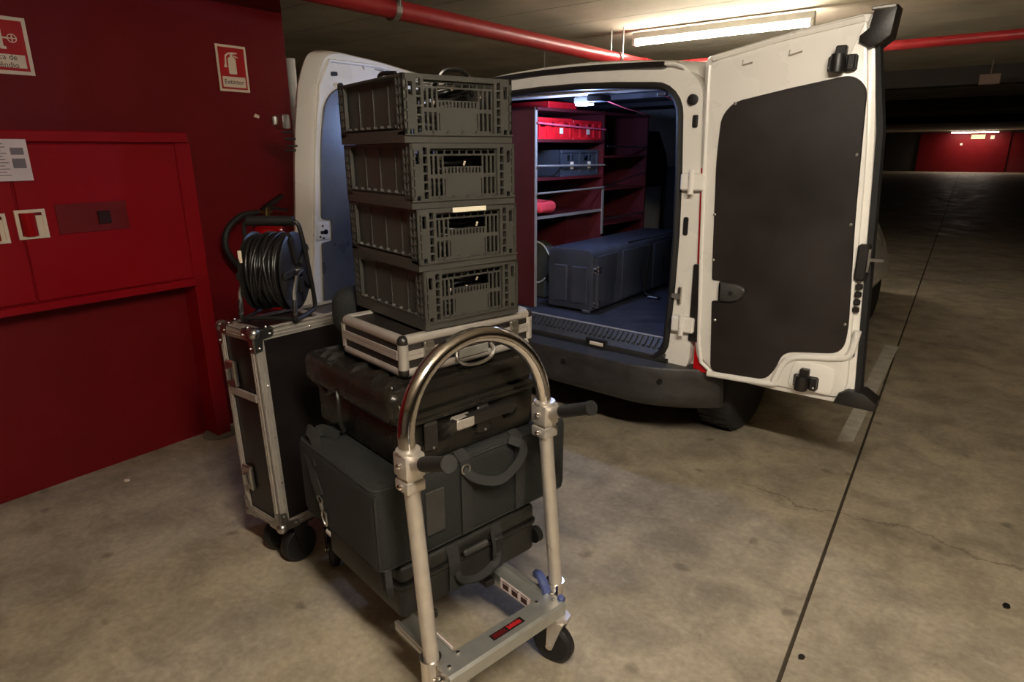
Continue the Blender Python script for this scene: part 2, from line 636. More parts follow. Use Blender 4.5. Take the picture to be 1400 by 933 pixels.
MB().box(-2.92, -2.80, GY1 - 0.13, GY1 - 0.10, 1.60, 1.72).build('sign_plate', 'cream', fw)
MB().box(-1.45, -1.25, GY1 - 0.13, GY1 - 0.10, 1.96, 2.16).build('sign_plate', 'cream', fw)
# dark concrete columns in the unlit depth of the garage
for cx, cy in ((-5.5, 20.0), (-6.4, 34.0), (5.5, 13.0)):
    struct(MB().box(cx - 0.2, cx + 0.2, cy - 0.3, cy + 0.3, 0, CEIL, 0.01).build('column', 'concrete', smooth=0))

# ---- red wall on the left
WX = -3.20
wl = struct(MB().box(WX - 0.28, WX, GY0, 2.21, 0, CEIL).build('wall_left', 'redwall', smooth=0))
MB().prism([(0, 0), (0.030, -0.008), (0.034, 0.006), (0.012, 0.016)], 'x', 0, 0.0015).build('paint_chip', 'cream', wl, loc=(WX, 1.98, 1.612), smooth=0, label='small pale patch of chipped paint')
# white vertical conduit beyond the end of the red wall
tag(MB().cyl((-3.62, 2.53, 0), (-3.62, 2.53, 1.98), 0.028, n=14).build('white_pipe', 'whiteplastic'),
    'white upright pipe behind the end of the red wall', 'pipe')

# ================================================================== hose cabinet on the red wall
hc = tag(empty('hose_cabinet', (WX, 0.62, 0.0)), 'red built-in fire hose cabinet with two doors on the red wall', 'cabinet')
CX = 0.13        # projection from the wall


def hy(y):
    return y - 0.62


MB().box(0.0, CX - 0.012, hy(-0.2), hy(1.535), 0.84, 1.50).build('body', 'redcab', hc, smooth=0)
MB().box(0.0, CX + 0.012, hy(-0.2), hy(1.545), 1.478, 1.522, 0.004).build('top_rail', 'redcab', hc)
MB().box(0.0, CX + 0.010, hy(-0.2), hy(1.50), 0.815, 0.848, 0.004).build('bottom_rail', 'redcab', hc)
MB().box(0.0, CX - 0.005, hy(1.488), hy(1.562), 0.012, 1.480, 0.004).build('post', 'redcab', hc)
fo = MB()
fo.lathe([(0.085, 0.0), (0.085, 0.008), (0.055, 0.016)], 24, Matrix.Translation((0.075, hy(1.525), 0)))
fo.build('post_foot', 'concrete', hc, label='round concrete-grey foot under the post')
d1 = MB().box(CX - 0.012, CX, hy(0.845), hy(1.482), 0.855, 1.470, 0.003).build('door', 'redcab', hc)
d2 = MB().box(CX - 0.012, CX, hy(0.20), hy(0.838), 0.855, 1.470, 0.003).build('door', 'redcab', hc)


def cab_window(y0, y1, z0, z1, door):
    f = MB()
    t = 0.012
    x0, x1 = CX, CX + 0.008
    f.box(x0, x1, y0, y1, z1 - t, z1).box(x0, x1, y0, y1, z0, z0 + t).box(x0, x1, y0, y0 + t, z0 + t, z1 - t).box(x0, x1, y1 - t, y1, z0 + t, z1 - t)
    f.build('window_frame', 'cream', door, smooth=0, label='pale square frame of the pull window')
    MB().box(CX, CX + 0.002, y0 + t, y1 - t, z0 + t, z1 - t).build('recess', 'reddark', door, smooth=0)
    MB().cyl((CX + 0.002, y0 + 0.042, z0 + t), (CX + 0.002, y0 + 0.042, z1 - t), 0.026, n=16).build('handle', 'redgloss', door, label='red rounded pull inside the frame')
    MB().box(CX + 0.002, CX + 0.004, y1 - t - 0.022, y1 - t, z0 + t, z1 - t - 0.012).build('strip', 'cream', door, smooth=0)


cab_window(hy(0.825), hy(0.928), 1.108, 1.222, d1)
cab_window(hy(0.70), hy(0.795), 1.100, 1.214, d2)
MB().box(CX, CX + 0.004, hy(0.965), hy(1.235), 1.115, 1.235, 0.001).build('lock_plate', 'reddark', d1, smooth=0)
MB().box(CX + 0.004, CX + 0.012, hy(1.115), hy(1.165), 1.145, 1.198, 0.002).build('lock', 'darkred', d1, smooth=0)

# ---- printed notice taped to the cabinet
nt_ = tag(empty('notice', (WX + CX + 0.0125, 0.80, 1.41)), 'white printed notice taped to the red hose cabinet door', 'notice')
MB().box(0, 0.0012, -0.112, 0.112, -0.077, 0.078).build('sheet', 'paper', nt_, smooth=0)
ln = MB()
for i in range(11):
    z = 0.060 - i * 0.0115
    x1 = 0.095 - 0.03 * random.random()
    ln.box(0.0012, 0.0015, -0.098, x1 - 0.05, z - 0.0016, z + 0.0016)
ln.box(0.0012, 0.0015, 0.055, 0.098, 0.020, 0.046).box(0.0012, 0.0015, 0.055, 0.098, -0.03, 0.006)
ln.build('print', 'greyink', nt_, smooth=0, label='rows of small grey print')


# ---- wall signs
def sign_base(name, y0, y1, z0, z1, label):
    t = tag(empty(name, (WX, (y0 + y1) / 2, (z0 + z1) / 2)), label, 'sign')
    hw, hh = (y1 - y0) / 2, (z1 - z0) / 2
    MB().box(0, 0.003, -hw, hw, -hh, hh).build('plate', 'cream', t, smooth=0)
    b = hw * 0.14
    MB().box(0.003, 0.0036, -hw + b, hw - b, -hh + b, hh - b).build('red_field', 'signred', t, smooth=0)
    MB().box(0.0036, 0.0041, -hw + b * 1.7, hw - b * 1.7, -hh + b * 1.8, -hh + b * 1.8 + hh * 0.46).build('caption_plate', 'cream', t, smooth=0)
    return t, hw, hh, b


RS = (pi / 2, 0, pi / 2)
t, hw, hh, b = sign_base('extinguisher_sign', 1.815, 1.975, 1.728, 1.944, 'red and cream fire extinguisher sign lettered Extintor')
g = MB()
g.prism(round_poly([(-0.022, -0.026), (0.020, -0.026), (0.020, 0.046), (0.006, 0.056), (-0.008, 0.056), (-0.022, 0.046)], 0.006, 3), 'x', 0.0036, 0.0042)
g.prism([(-0.008, 0.056), (0.004, 0.056), (0.004, 0.066), (0.030, 0.070), (0.030, 0.075), (0.004, 0.076), (-0.020, 0.072), (-0.036, 0.060), (-0.040, 0.020),
         (-0.046, 0.004), (-0.028, 0.004), (-0.031, 0.020), (-0.029, 0.054), (-0.018, 0.064), (-0.008, 0.066)], 'x', 0.0036, 0.0042)
g.prism([(0.006, 0.058), (0.032, 0.050), (0.033, 0.055), (0.008, 0.063)], 'x', 0.0036, 0.0042)
g.build('pictogram', 'cream', t, smooth=0, label='cream fire extinguisher pictogram')
text_mesh('caption', 'Extintor', 0.032, 'ink', t, (0.0042, 0, -hh + b * 1.8 + hh * 0.23), RS, 0.0003)

t, hw, hh, b = sign_base('hose_sign', 0.842, 1.036, 1.734, 1.944, 'red and cream hose sign lettered Boca de incêndio, half out of frame')
g = MB()
g.prism([(-0.065, -0.004), (0.010, -0.004), (0.010, 0.070), (-0.065, 0.070)], 'x', 0.0036, 0.0042)
g.box(0.0036, 0.0042, -0.002, 0.018, -0.014, -0.004)
g.box(0.0036, 0.0042, 0.010, 0.026, 0.024, 0.030)
C0 = (0.042, 0.027)
n = 24
g.ring([(C0[0] + 0.0165 * cos(2 * pi * i / n), C0[1] + 0.0165 * sin(2 * pi * i / n)) for i in range(n)],
       [(C0[0] + 0.0135 * cos(2 * pi * i / n), C0[1] + 0.0135 * sin(2 * pi * i / n)) for i in range(n)], 'x', 0.0036, 0.0042)
g.box(0.0036, 0.0042, C0[0] - 0.014, C0[0] + 0.014, C0[1] - 0.002, C0[1] + 0.002)
g.box(0.0036, 0.0042, C0[0] - 0.002, C0[0] + 0.002, C0[1] - 0.014, C0[1] + 0.014)
g.build('pictogram', 'cream', t, smooth=0, label='cream hose valve pictogram')
text_mesh('caption', 'Boca de\nincêndio', 0.0285, 'ink', t, (0.0042, 0.0, -hh + b * 1.8 + hh * 0.22), RS, 0.0003)

# ================================================================== fire extinguisher on the wall
ex = tag(empty('fire_extinguisher', (WX + 0.10, 1.93, 0.62)), 'red fire extinguisher with black hose hung on the red wall', 'extinguisher')
prof = [(0.078, 0.0), (0.082, 0.01), (0.082, 0.40)] + [(0.082 * cos(a * pi / 12) + 0.0, 0.40 + 0.065 * sin(a * pi / 12)) for a in range(1, 6)] + [(0.022, 0.470), (0.020, 0.485)]
MB().lathe(prof, 32).build('cylinder', 'redgloss', ex)
MB().cyl((0, 0, 0.48), (0, 0, 0.535), 0.018, n=16).cyl((0, -0.05, 0.515), (0, 0.03, 0.515), 0.010, n=12).build('valve', 'brass', ex)
lv = MB()
lv.tube([(0, -0.01, 0.535), (0, 0.03, 0.555), (0.0, 0.10, 0.590)], 0.0, flat=(0.032, 0.018), up=(0, 0, 1))
lv.build('upper_lever', 'blackpl', ex)
MB().tube([(0, -0.03, 0.530), (0, 0.05, 0.528), (0, 0.12, 0.512)], 0.0, flat=(0.028, 0.015), up=(0, 0, 1)).build('lower_lever', 'blackpl', ex)
hs = cat_curve([(0, -0.05, 0.515), (0.01, -0.16, 0.500), (0.015, -0.245, 0.43), (0.02, -0.252, 0.33), (0.025, -0.165, 0.20), (0.03, -0.09, 0.14), (0.03, -0.085, 0.02)], 8)
MB().tube(hs, 0.0155, 10).build('hose', 'blackrub', ex)
MB().cyl(hs[-20], hs[-1], 0.017, 0.022, n=12).build('nozzle', 'blackrub', ex)
lb = MB()
for i, (a0, a1, z) in enumerate(((-0.5, -0.30, 0.388), (-0.2, 0.55, 0.388), (-0.75, -0.45, 0.345), (-0.40, 0.75, 0.352), (-0.75, 0.75, 0.335))):
    for s in range(8):
        u0, u1 = a0 + (a1 - a0) * s / 8, a0 + (a1 - a0) * (s + 0.72) / 8
        R0 = 0.0826
        A = -0.35
        lb.add([(R0 * cos(A + u0), R0 * sin(A + u0), z), (R0 * cos(A + u1), R0 * sin(A + u1), z), (R0 * cos(A + u1), R0 * sin(A + u1), z + 0.011), (R0 * cos(A + u0), R0 * sin(A + u0), z + 0.011)], [[0, 1, 2, 3]])
lb.build('label_print', 'cream', ex, smooth=0, label='rows of small white print', fix=False)
MB().box(-0.10, -0.07, -0.03, 0.03, 0.36, 0.46).build('wall_bracket', 'blackpl', ex, smooth=0)

# ================================================================== pipes under the ceiling
p1 = tag(empty('sprinkler_pipe', (-2.92, 0, 2.2)), 'red sprinkler pipe running back along the ceiling above the van', 'pipe')
MB().cyl((0, -4.5, 0), (0, 5.97, 0), 0.052, n=24).build('tube', 'redpipe', p1)
MB().cyl((0, 5.86, 0), (0, 5.99, 0), 0.060, n=24).build('coupling', 'redpipe', p1)
for yh in (2.74, 5.35):
    c = MB()
    n = 20
    c.ring([(0.062 * cos(2 * pi * i / n), 0.062 * sin(2 * pi * i / n)) for i in range(n)], [(0.052 * cos(2 * pi * i / n), 0.052 * sin(2 * pi * i / n)) for i in range(n)], 'y', yh - 0.02, yh + 0.02)
    c.cyl((-0.058, yh, 0.0), (-0.058, yh, 0.245), 0.006, n=8).cyl((0.058, yh, 0.0), (0.058, yh, 0.245), 0.006, n=8)
    c.build('hanger', 'steel', p1)
p2 = tag(empty('crossing_pipe', (0, 6.10, 2.2)), 'red pipe crossing the ceiling behind the fluorescent lamp', 'pipe')
MB().cyl((-8, 0, 0), (8, 0, 0), 0.036, n=20).build('tube', 'redpipe', p2)
for xh in (-4.2, -1.6, 0.9):
    MB().cyl((xh, 0, 0.03), (xh, 0, 0.25), 0.006, n=8).build('hanger', 'steel', p2)
tag(MB().box(-0.105, 0.105, -0.02, 0.02, -0.06, 0.06, 0.006).cyl((0, 0, 0.06), (0, 0, 0.235), 0.006, n=8).build('junction_box', 'brownbox', loc=(-0.41, 10.0, 2.22)),
    'small brown box hanging from the ceiling in the dark depth', 'box')


# ================================================================== fluorescent lamps
def fluo(loc, length, power, label, color=WARM, tube_strength=40.0, yaw=0.0, drop=0.0, light_size_y=0.06):
    t = tag(empty('fluorescent_lamp', loc, yaw), label, 'lamp')
    h = length / 2
    MB().box(-h, h, -0.024, 0.024, 0.03, 0.085, 0.006).build('housing', 'whiteplastic', t)
    if drop:
        MB().cyl((-h * 0.8, 0, 0.08), (-h * 0.8, 0, 0.08 + drop), 0.004, n=6).build('hanger', 'steel', t)
        MB().cyl((h * 0.8, 0, 0.08), (h * 0.8, 0, 0.08 + drop), 0.004, n=6).build('hanger', 'steel', t)
    MB().box(-h, -h + 0.03, -0.03, 0.03, -0.02, 0.03, 0.004).build('end_cap', 'whiteplastic', t)
    MB().box(h - 0.03, h, -0.03, 0.03, -0.02, 0.03, 0.004).build('end_cap', 'whiteplastic', t)
    mm = emis('tube_glow_%d' % int(power * 10), color, tube_strength)
    M['_glow'] = mm
    MB().cyl((-h + 0.03, 0, 0), (h - 0.03, 0, 0), 0.019, n=14).build('glow_tube', '_glow', t)
    ld = bpy.data.lights.new('tube_light', 'AREA')
    ld.shape = 'RECTANGLE'
    ld.size = length * 0.96
    ld.size_y = light_size_y
    ld.energy = power
    ld.color = color
    lo = bpy.data.objects.new('tube_light', ld)
    COL.objects.link(lo)
    lo.parent = t
    lo.location = (0, 0, -0.024)
    return t


fluo((-2.12, 5.55, 2.335), 1.5, VAN_TUBE_POWER, 'lit fluorescent tube on the ceiling above the white van', tube_strength=110)
fluo((0.45, 0.22, 2.335), 1.5, KEY_POWER, 'lit fluorescent tube on the ceiling to the right of the cart, out of frame', tube_strength=275)
fluo((-2.25, GY1 - 0.9, 2.34), 2.4, FAR_POWER, 'distant lit fluorescent tube in front of the far red wall', tube_strength=30)

# ================================================================== VAN
VO, VY = Vector((-1.80, 2.74, 0)), radians(-3)
van = tag(empty('van', VO, VY), 'white panel van parked with its two rear doors wide open', 'van')
VM = Matrix.Translation(VO) @ Matrix.Rotation(VY, 4, 'Z')


def in_van(o, wm):
    """place a child of the van by a world matrix"""
    o.parent = van
    o.matrix_basis = VM.inverted() @ wm
    return o


def rear_outline(hw_b, hw_t, zb, zt, crown, rb, rt, n=6):
    """closed outline in (x,z) with rounded corners and a crowned top; fixed point count"""
    pts = []

    def corner(cx, cz, r, a0):
        for i in range(n + 1):
            a = a0 + (pi / 2) * i / n
            pts.append((cx + r * cos(a), cz + r * sin(a)))
    corner(hw_b - rb, zb + rb, rb, -pi / 2)
    for s in (0.25, 0.5, 0.75):
        z = zb + rb + (zt - rt - zb - rb) * s
        bow = 0.018 * sin(pi * s)
        pts.append((hw_b + (hw_t - hw_b) * s + bow, z))
    corner(hw_t - rt, zt - rt, rt, 0)
    for s in (0.2, 0.4, 0.6, 0.8):
        x = (hw_t - rt) * (1 - 2 * s)
        pts.append((x, zt + crown * (1 - (2 * s - 1) ** 2)))
    corner(-(hw_t - rt), zt - rt, rt, pi / 2)
    for s in (0.25, 0.5, 0.75):
        z = zt - rt + (zb + rb - zt + rt) * s
        bow = 0.018 * sin(pi * s)
        pts.append((-(hw_t + (hw_b - hw_t) * s) - bow, z))
    corner(-(hw_b - rb), zb + rb, rb, pi)
    for s in (0.25, 0.5, 0.75):
        pts.append((-(hw_b - rb) * (1 - 2 * s), zb))
    return pts


opening = rear_outline(0.655, 0.650, 0.47, 1.705, 0.022, 0.10, 0.13)
frame_out = rear_outline(0.762, 0.735, 0.42, 1.752, 0.028, 0.10, 0.12)
roof_out = rear_outline(0.80, 0.70, 0.40, 1.780, 0.030, 0.10, 0.15)


def shell(sections, name, m, parent, closed_front=False, label=None):
    mb = MB()
    n = len(sections[0][1])
    for y, pl in sections:
        mb.v += [Vector((p[0], y, p[1])) for p in pl]
    for s in range(len(sections) - 1):
        for i in range(n):
            j = (i + 1) % n
            mb.f.append([s * n + i, s * n + j, (s + 1) * n + j, (s + 1) * n + i])
    if closed_front:
        mb.f.append([(len(sections) - 1) * n + i for i in range(n)])
    return mb.build(name, m, parent, label=label)


# outer skin, modelled full length
secs = [(0.035, roof_out),
        (0.10, rear_outline(0.86, 0.74, 0.38, 1.80, 0.035, 0.10, 0.16)),
        (0.35, rear_outline(0.90, 0.76, 0.34, 1.815, 0.04, 0.10, 0.17)),
        (1.3, rear_outline(0.915, 0.77, 0.30, 1.83, 0.04, 0.12, 0.18)),
        (2.3, rear_outline(0.915, 0.76, 0.30, 1.82, 0.04, 0.12, 0.20)),
        (2.75, rear_outline(0.915, 0.72, 0.30, 1.66, 0.04, 0.12, 0.22)),
        (3.20, rear_outline(0.910, 0.74, 0.30, 1.18, 0.03, 0.12, 0.20)),
        (3.75, rear_outline(0.88, 0.72, 0.30, 1.04, 0.03, 0.14, 0.20)),
        (4.05, rear_outline(0.80, 0.66, 0.34, 0.86, 0.02, 0.16, 0.20))]
shell(secs, 'body_shell', 'whitep', van, True)
# cab windows and sliding-door rail on the flanks
for s_ in (-1, 1):
    def fx(z):
        return 0.933 - 0.155 * (z - 0.42) / 1.2
    q = [(2.05, 1.12), (2.05, 1.58), (2.42, 1.58), (2.88, 1.14)]
    vs_ = [(s_ * fx(z), y, z) for y, z in q] + [(s_ * (fx(z) - 0.05), y, z) for y, z in q]
    MB().add(vs_, [[0, 1, 2, 3], [7, 6, 5, 4], [0, 4, 5, 1], [1, 5, 6, 2], [2, 6, 7, 3], [3, 7, 4, 0]]).build('side_window', 'glass', van, smooth=0)
    MB().box(min(s_ * 0.86, s_ * 0.925), max(s_ * 0.86, s_ * 0.925), 0.55, 1.75, 0.93, 0.955).build('door_rail', 'blackpl', van, smooth=0)
# rear frame: white jamb between roof edge and door opening
fr = MB()
fr.ring(frame_out, opening, 'y', -0.005, 0.13)
fr.build('rear_frame', 'whitep', van)
gt = MB()
gt.ring(roof_out, frame_out, 'y', 0.045, 0.07)
gt.build('gutter', 'whitep', van)
# thin white roof lip above the dark channel
lip = [(p[0], -0.004 + 0.03, p[1] + 0.004) for p in roof_out[9:27]]
MB().tube(lip, 0.0085, 8).build('roof_lip', 'whitep', van)
MB().tube([(x_, 0.026, 1.768 + 0.030 * (1 - (x_ / 0.72) ** 2)) for x_ in [0.54 - 0.062 * q for q in range(20)]], 0.0, flat=(0.022, 0.030), up=(0, 1, 0)).build('brake_lamp_slot', 'blackpl', van, label='long dark slot in the roof edge')
seal = [(p[0] * 0.985, -0.008, 1.09 + (p[1] - 1.09) * 0.985) for p in opening]
MB().tube(seal, 0.016, 8, closed=True).build('door_seal', 'blackrub', van)
# jamb fittings on the right pillar
hd = MB()
hd.lathe([(0.022, 0), (0.022, 0.014), (0.014, 0.018)], 16, Matrix.Translation((0.695, -0.004, 1.63)) @ Matrix.Rotation(pi / 2, 4, 'X'))
hd.build('buffer', 'blackrub', van)
MB().box(0.700, 0.722, -0.016, 0.0, 1.52, 1.57, 0.004).build('buffer', 'blackrub', van)
MB().prism(round_poly([(0.690, 1.07), (0.712, 1.07), (0.712, 1.15), (0.690, 1.15)], 0.010, 4), 'y', -0.010, 0.0).build('jamb_hole', 'blackrub', van)
MB().cyl((0.672, -0.03, 0.665), (0.672, 0.0, 0.665), 0.017, n=14).build('buffer', 'blackrub', van)
MB().cyl((0.668, -0.028, 0.80), (0.70, -0.02, 0.80), 0.012, n=10).box(0.690, 0.705, -0.02, 0.0, 0.76, 0.84, 0.003).build('door_check', 'steel', van)

# tail lights on the rear corners
for s in (-1, 1):
    MB().prism(round_poly([(s * 0.768, 0.95), (s * 0.825, 0.95), (s * 0.790, 1.36), (s * 0.752, 1.36)], 0.008, 3), 'y', -0.012, 0.10, 0.004).build('tail_light', 'taillight', van)
    MB().prism(round_poly([(s * 0.783, 0.46), (s * 0.850, 0.46), (s * 0.850, 0.59), (s * 0.783, 0.59)], 0.008, 3), 'y', -0.004, 0.10, 0.004).build('reflector', 'taillight', van)
    MB().prism([(s * 0.735, 1.38), (s * 0.775, 1.38), (s * 0.70, 1.68), (s * 0.68, 1.68)], 'y', 0.0, 0.05).build('corner_seal', 'blackrub', van, smooth=0)
    MB().box(min(s * 0.755, s * 0.84), max(s * 0.755, s * 0.84), -0.02, 0.10, 0.60, 0.95, 0.004).build('corner_trim', 'blackpl', van)

# cargo box lining
ci = MB()
ix, iz0, iz1, iy0, iy1 = 0.70, 0.545, 1.725, 0.13, 1.95
ci.box(-ix - 0.012, -ix, iy0, iy1, iz0, iz1).build('side_lining', 'lining', van, smooth=0)
MB().box(ix, ix + 0.012, iy0, iy1, iz0, iz1).build('side_lining', 'lining', van, smooth=0)
MB().box(-ix, ix, iy0, iy1, iz1, iz1 + 0.012).build('roof_lining', 'lining', van, smooth=0)
MB().box(-ix, ix, iy1 + 0.9, iy1 + 0.915, iz0, iz1).build('dash_panel', 'lining', van, smooth=0)
MB().box(-0.655, 0.655, 0.07, iy1 + 0.9, iz0 - 0.02, 0.56).build('cargo_floor', 'cargofloor', van, smooth=0)
# pale headliner edge under the roof beam
MB().box(-0.60, 0.60, 0.02, 0.14, 1.690, 1.712, 0.006).build('roof_edge_trim', 'whitep', van)
# ribbed load sill
sl = MB()
sl.prism([(0.075, 0.562), (0.060, 0.566), (-0.020, 0.500), (-0.020, 0.470), (0.075, 0.470)], 'x', -0.645, 0.645)
for i in range(46):
    x = -0.63 + i * 0.0278
    sl.prism([(0.052, 0.562), (0.048, 0.566), (0.006, 0.531), (0.010, 0.524)], 'x', x, x + 0.012)
sl.build('load_sill', 'bumper', van, smooth=0)
MB().box(-0.64, 0.64, 0.056, 0.072, 0.563, 0.569, 0.002).build('sill_strip', 'alumatt', van)
lt = MB().box(0.205, 0.33, -0.026, -0.010, 0.489, 0.520, 0.004)
lt.build('sill_latch', 'blackpl', van)
MB().box(0.235, 0.315, -0.034, -0.026, 0.488, 0.506, 0.003).build('catch_tag', 'cream', van, label='small pale tag on the load sill')
MB().tube([(-0.64, -0.016, 0.474), (0.60, -0.016, 0.474), (0.66, -0.012, 0.482)], 0.011, 8).build('sill_seal', 'blackrub', van)

# rear bumper
bl = []
for i in range(25):
    u = -1 + 2 * i / 24
    x = 0.885 * u
    y = -0.135 + 0.215 * max(0, abs(u) - 0.55) ** 2 / 0.2025 * 0.9
    bl.append((x, y))
bp = MB()
prof = [(0.00, 0.470), (-0.005, 0.462), (0.0, 0.42), (0.012, 0.375), (0.006, 0.35), (0.015, 0.30), (0.05, 0.265)]
vs, fs = [], []
for x, y in bl:
    vs.append((x, 0.10, 0.475))
    for d, z in prof:
        vs.append((x, y + d, z))
    vs.append((x, 0.14, 0.265))
np_ = len(prof) + 2
for i in range(24):
    for k in range(np_ - 1):
        fs.append([i * np_ + k, i * np_ + k + 1, (i + 1) * np_ + k + 1, (i + 1) * np_ + k])
bp.add(vs, fs)
for s in (0, 24):
    bp.f.append([s * np_ + k for k in range(np_)])
bp.build('rear_bumper', 'bumper', van, smooth=50)
for bx in (0.12, 0.70, -0.45):
    k = min(range(25), key=lambda i: abs(bl[i][0] - bx))
    yb = bl[k][1]
    MB().lathe([(0.016, 0), (0.016, 0.003), (0.010, 0.004)], 16, Matrix.Translation((bl[k][0], yb + 0.004, 0.405)) @ Matrix.Rotation(pi / 2, 4, 'X')).build('parking_sensor', 'blackpl', van)
MB().box(-0.72, 0.72, 0.06, 3.8, 0.24, 0.30).build('underbody', 'blackrub', van, smooth=0)

# wheels
for s in (-1, 1):
    for wy in (0.56, 3.30):
        wt = MB()
        X = Matrix.Translation((s * 0.765, wy, 0.30)) @ Matrix.Rotation(pi / 2, 4, 'Y')
        wt.lathe([(0.19, -0.095), (0.27, -0.10), (0.296, -0.08), (0.30, -0.05), (0.30, 0.05), (0.296, 0.08), (0.27, 0.10), (0.19, 0.095)], 40, X)
        for q in range(36):
            a = 2 * pi * q / 36
            Y = X @ Matrix.Rotation(a, 4, 'Z')
            wt.box(0.296, 0.3045, -0.010, 0.010, -0.072, -0.006, X=Y)
            wt.box(0.296, 0.3045, 0.012, 0.032, 0.006, 0.072, X=Y)
        wo = wt.build('wheel', 'tyre', van)
        MB().lathe([(0.06, -0.07), (0.18, -0.08), (0.19, -0.09), (0.19, 0.06), (0.06, 0.05)], 24, X).build('rim', 'steel', wo)

# ---- right rear door, folded right round to 180 degrees
RY = 2.69
rd_out = round_poly([(-1.066, 1.790), (-0.745, 1.851), (-0.507, 1.884), (-0.470, 1.884), (-0.412, 1.489), (-0.378, 0.909), (-0.352, 0.505), (-0.372, 0.452), (-0.418, 0.446),
                     (-0.676, 0.446), (-0.930, 0.455), (-1.000, 0.505), (-1.022, 0.60), (-1.043, 0.99), (-1.060, 1.445)],
                    [0.03, 0.05, 0.02, 0.01, 0.2, 0.2, 0.05, 0.03, 0.03, 0.02, 0.06, 0.06, 0.05, 0.2, 0.2], 4)


def inset2(poly, cx, cy, fx, fy):
    return [(cx + (x - cx) * fx, cy + (y - cy) * fy) for x, y in poly]


rdm = MB()
rdm.prism(rd_out, 'y', RY, RY + 0.075, 0.012)
inn = inset2(rd_out, -0.72, 1.14, 0.925, 0.962)
rdm.prism(inn, 'y', RY - 0.016, RY + 0.01, 0.010)
rdoor = in_van(rdm.build('right_door', 'whitep', label='narrow right rear door swung fully back'), Matrix.Identity(4))


def rd(mb, name, m, smooth=35, label=None):
    return mb.build(name, m, rdoor, smooth=smooth, label=label)


trim = round_poly([(-0.458, 1.640), (-0.510, 1.684), (-0.723, 1.650), (-0.925, 1.612), (-0.972, 1.560), (-0.979, 1.40), (-0.962, 1.026), (-0.955, 0.893), (-0.905, 0.893), (-0.898, 0.806),
                   (-0.948, 0.803), (-0.928, 0.482), (-0.690, 0.494), (-0.655, 0.545), (-0.632, 0.628), (-0.412, 0.662), (-0.404, 0.76), (-0.436, 1.18)],
                  [0.06, 0.06, 0.02, 0.05, 0.05, 0.1, 0.1, 0.01, 0.01, 0.01, 0.01, 0.035, 0.04, 0.05, 0.07, 0.05, 0.05, 0.1], 5)
rd(MB().prism(trim, 'y', RY - 0.024, RY - 0.010, 0.003, 1), 'trim_panel', 'trimboard', label='dark scuffed inner trim board')
for px_, pz_ in ((-0.462, 1.41), (-0.448, 1.16), (-0.418, 0.78), (-0.965, 1.17), (-0.955, 0.98), (-0.925, 0.72), (-0.92, 1.605)):
    rd(MB().lathe([(0.006, 0), (0.006, 0.002), (0.003, 0.004)], 10, Matrix.Translation((px_, RY - 0.024, pz_)) @ Matrix.Rotation(pi / 2, 4, 'X')), 'trim_screw', 'steel')
rim_path = [(-0.94, 0.470), (-0.68, 0.480), (-0.655, 0.50), (-0.635, 0.56), (-0.605, 0.602), (-0.55, 0.622), (-0.42, 0.642), (-0.385, 0.67), (-0.372, 0.76)]
rd(MB().tube(cat_curve([(x, RY - 0.018, z) for x, z in rim_path], 5), 0.014, 10), 'pressed_rim', 'whitep')
rd(MB().prism(round_poly([(-0.60, 0.485), (-0.43, 0.478), (-0.425, 0.592), (-0.49, 0.602), (-0.585, 0.596)], 0.025, 4), 'y', RY - 0.026, RY - 0.014, 0.006), 'striker_plate', 'whitep')
hp = round_poly([(-0.918, 0.893), (-0.83, 0.890), (-0.795, 0.868), (-0.830, 0.815), (-0.915, 0.806)], [0.004, 0.03, 0.03, 0.03, 0.004], 5)
ho = rd(MB().prism(hp, 'y', RY - 0.045, RY - 0.02, 0.010, 3), 'pull_handle', 'bumper', label='grey moulded pull handle')
MB().lathe([(0.010, 0), (0.010, 0.002), (0.004, 0.003)], 12, Matrix.Translation((-0.862, RY - 0.0455, 0.850)) @ Matrix.Rotation(pi / 2, 4, 'X')).build('screw', 'blackpl', ho)


def striker(cx, cz, up):
    s = rd(MB().box(cx - 0.048, cx + 0.048, RY - 0.034, RY - 0.012, cz - 0.028, cz + 0.028, 0.006), 'latch', 'blackpl', label='black bolt latch')
    m2 = MB()
    m2.lathe([(0.026, -0.03), (0.028, 0.0), (0.024, 0.03)], 14, Matrix.Translation((cx - 0.012, RY - 0.048, cz)))
    m2.box(cx - 0.024, cx + 0.012, RY - 0.05, RY - 0.02, cz + up * 0.042 - 0.016, cz + up * 0.042 + 0.016, 0.004)
    m2.box(cx + 0.018, cx + 0.045, RY - 0.052, RY - 0.03, cz - 0.026, cz + 0.026, 0.004)
    m2.build('bolt_housing', 'blackpl', s)
    m3 = MB()
    for dx in (-0.040, 0.034):
        m3.ball((cx + dx, RY - 0.036 - (0.016 if dx > 0 else 0), cz - 0.012), 0.005, 8)
    m3.build('rivet', 'steel', s)


striker(-0.548, 1.722, 1)
striker(-0.530, 0.520, 1)
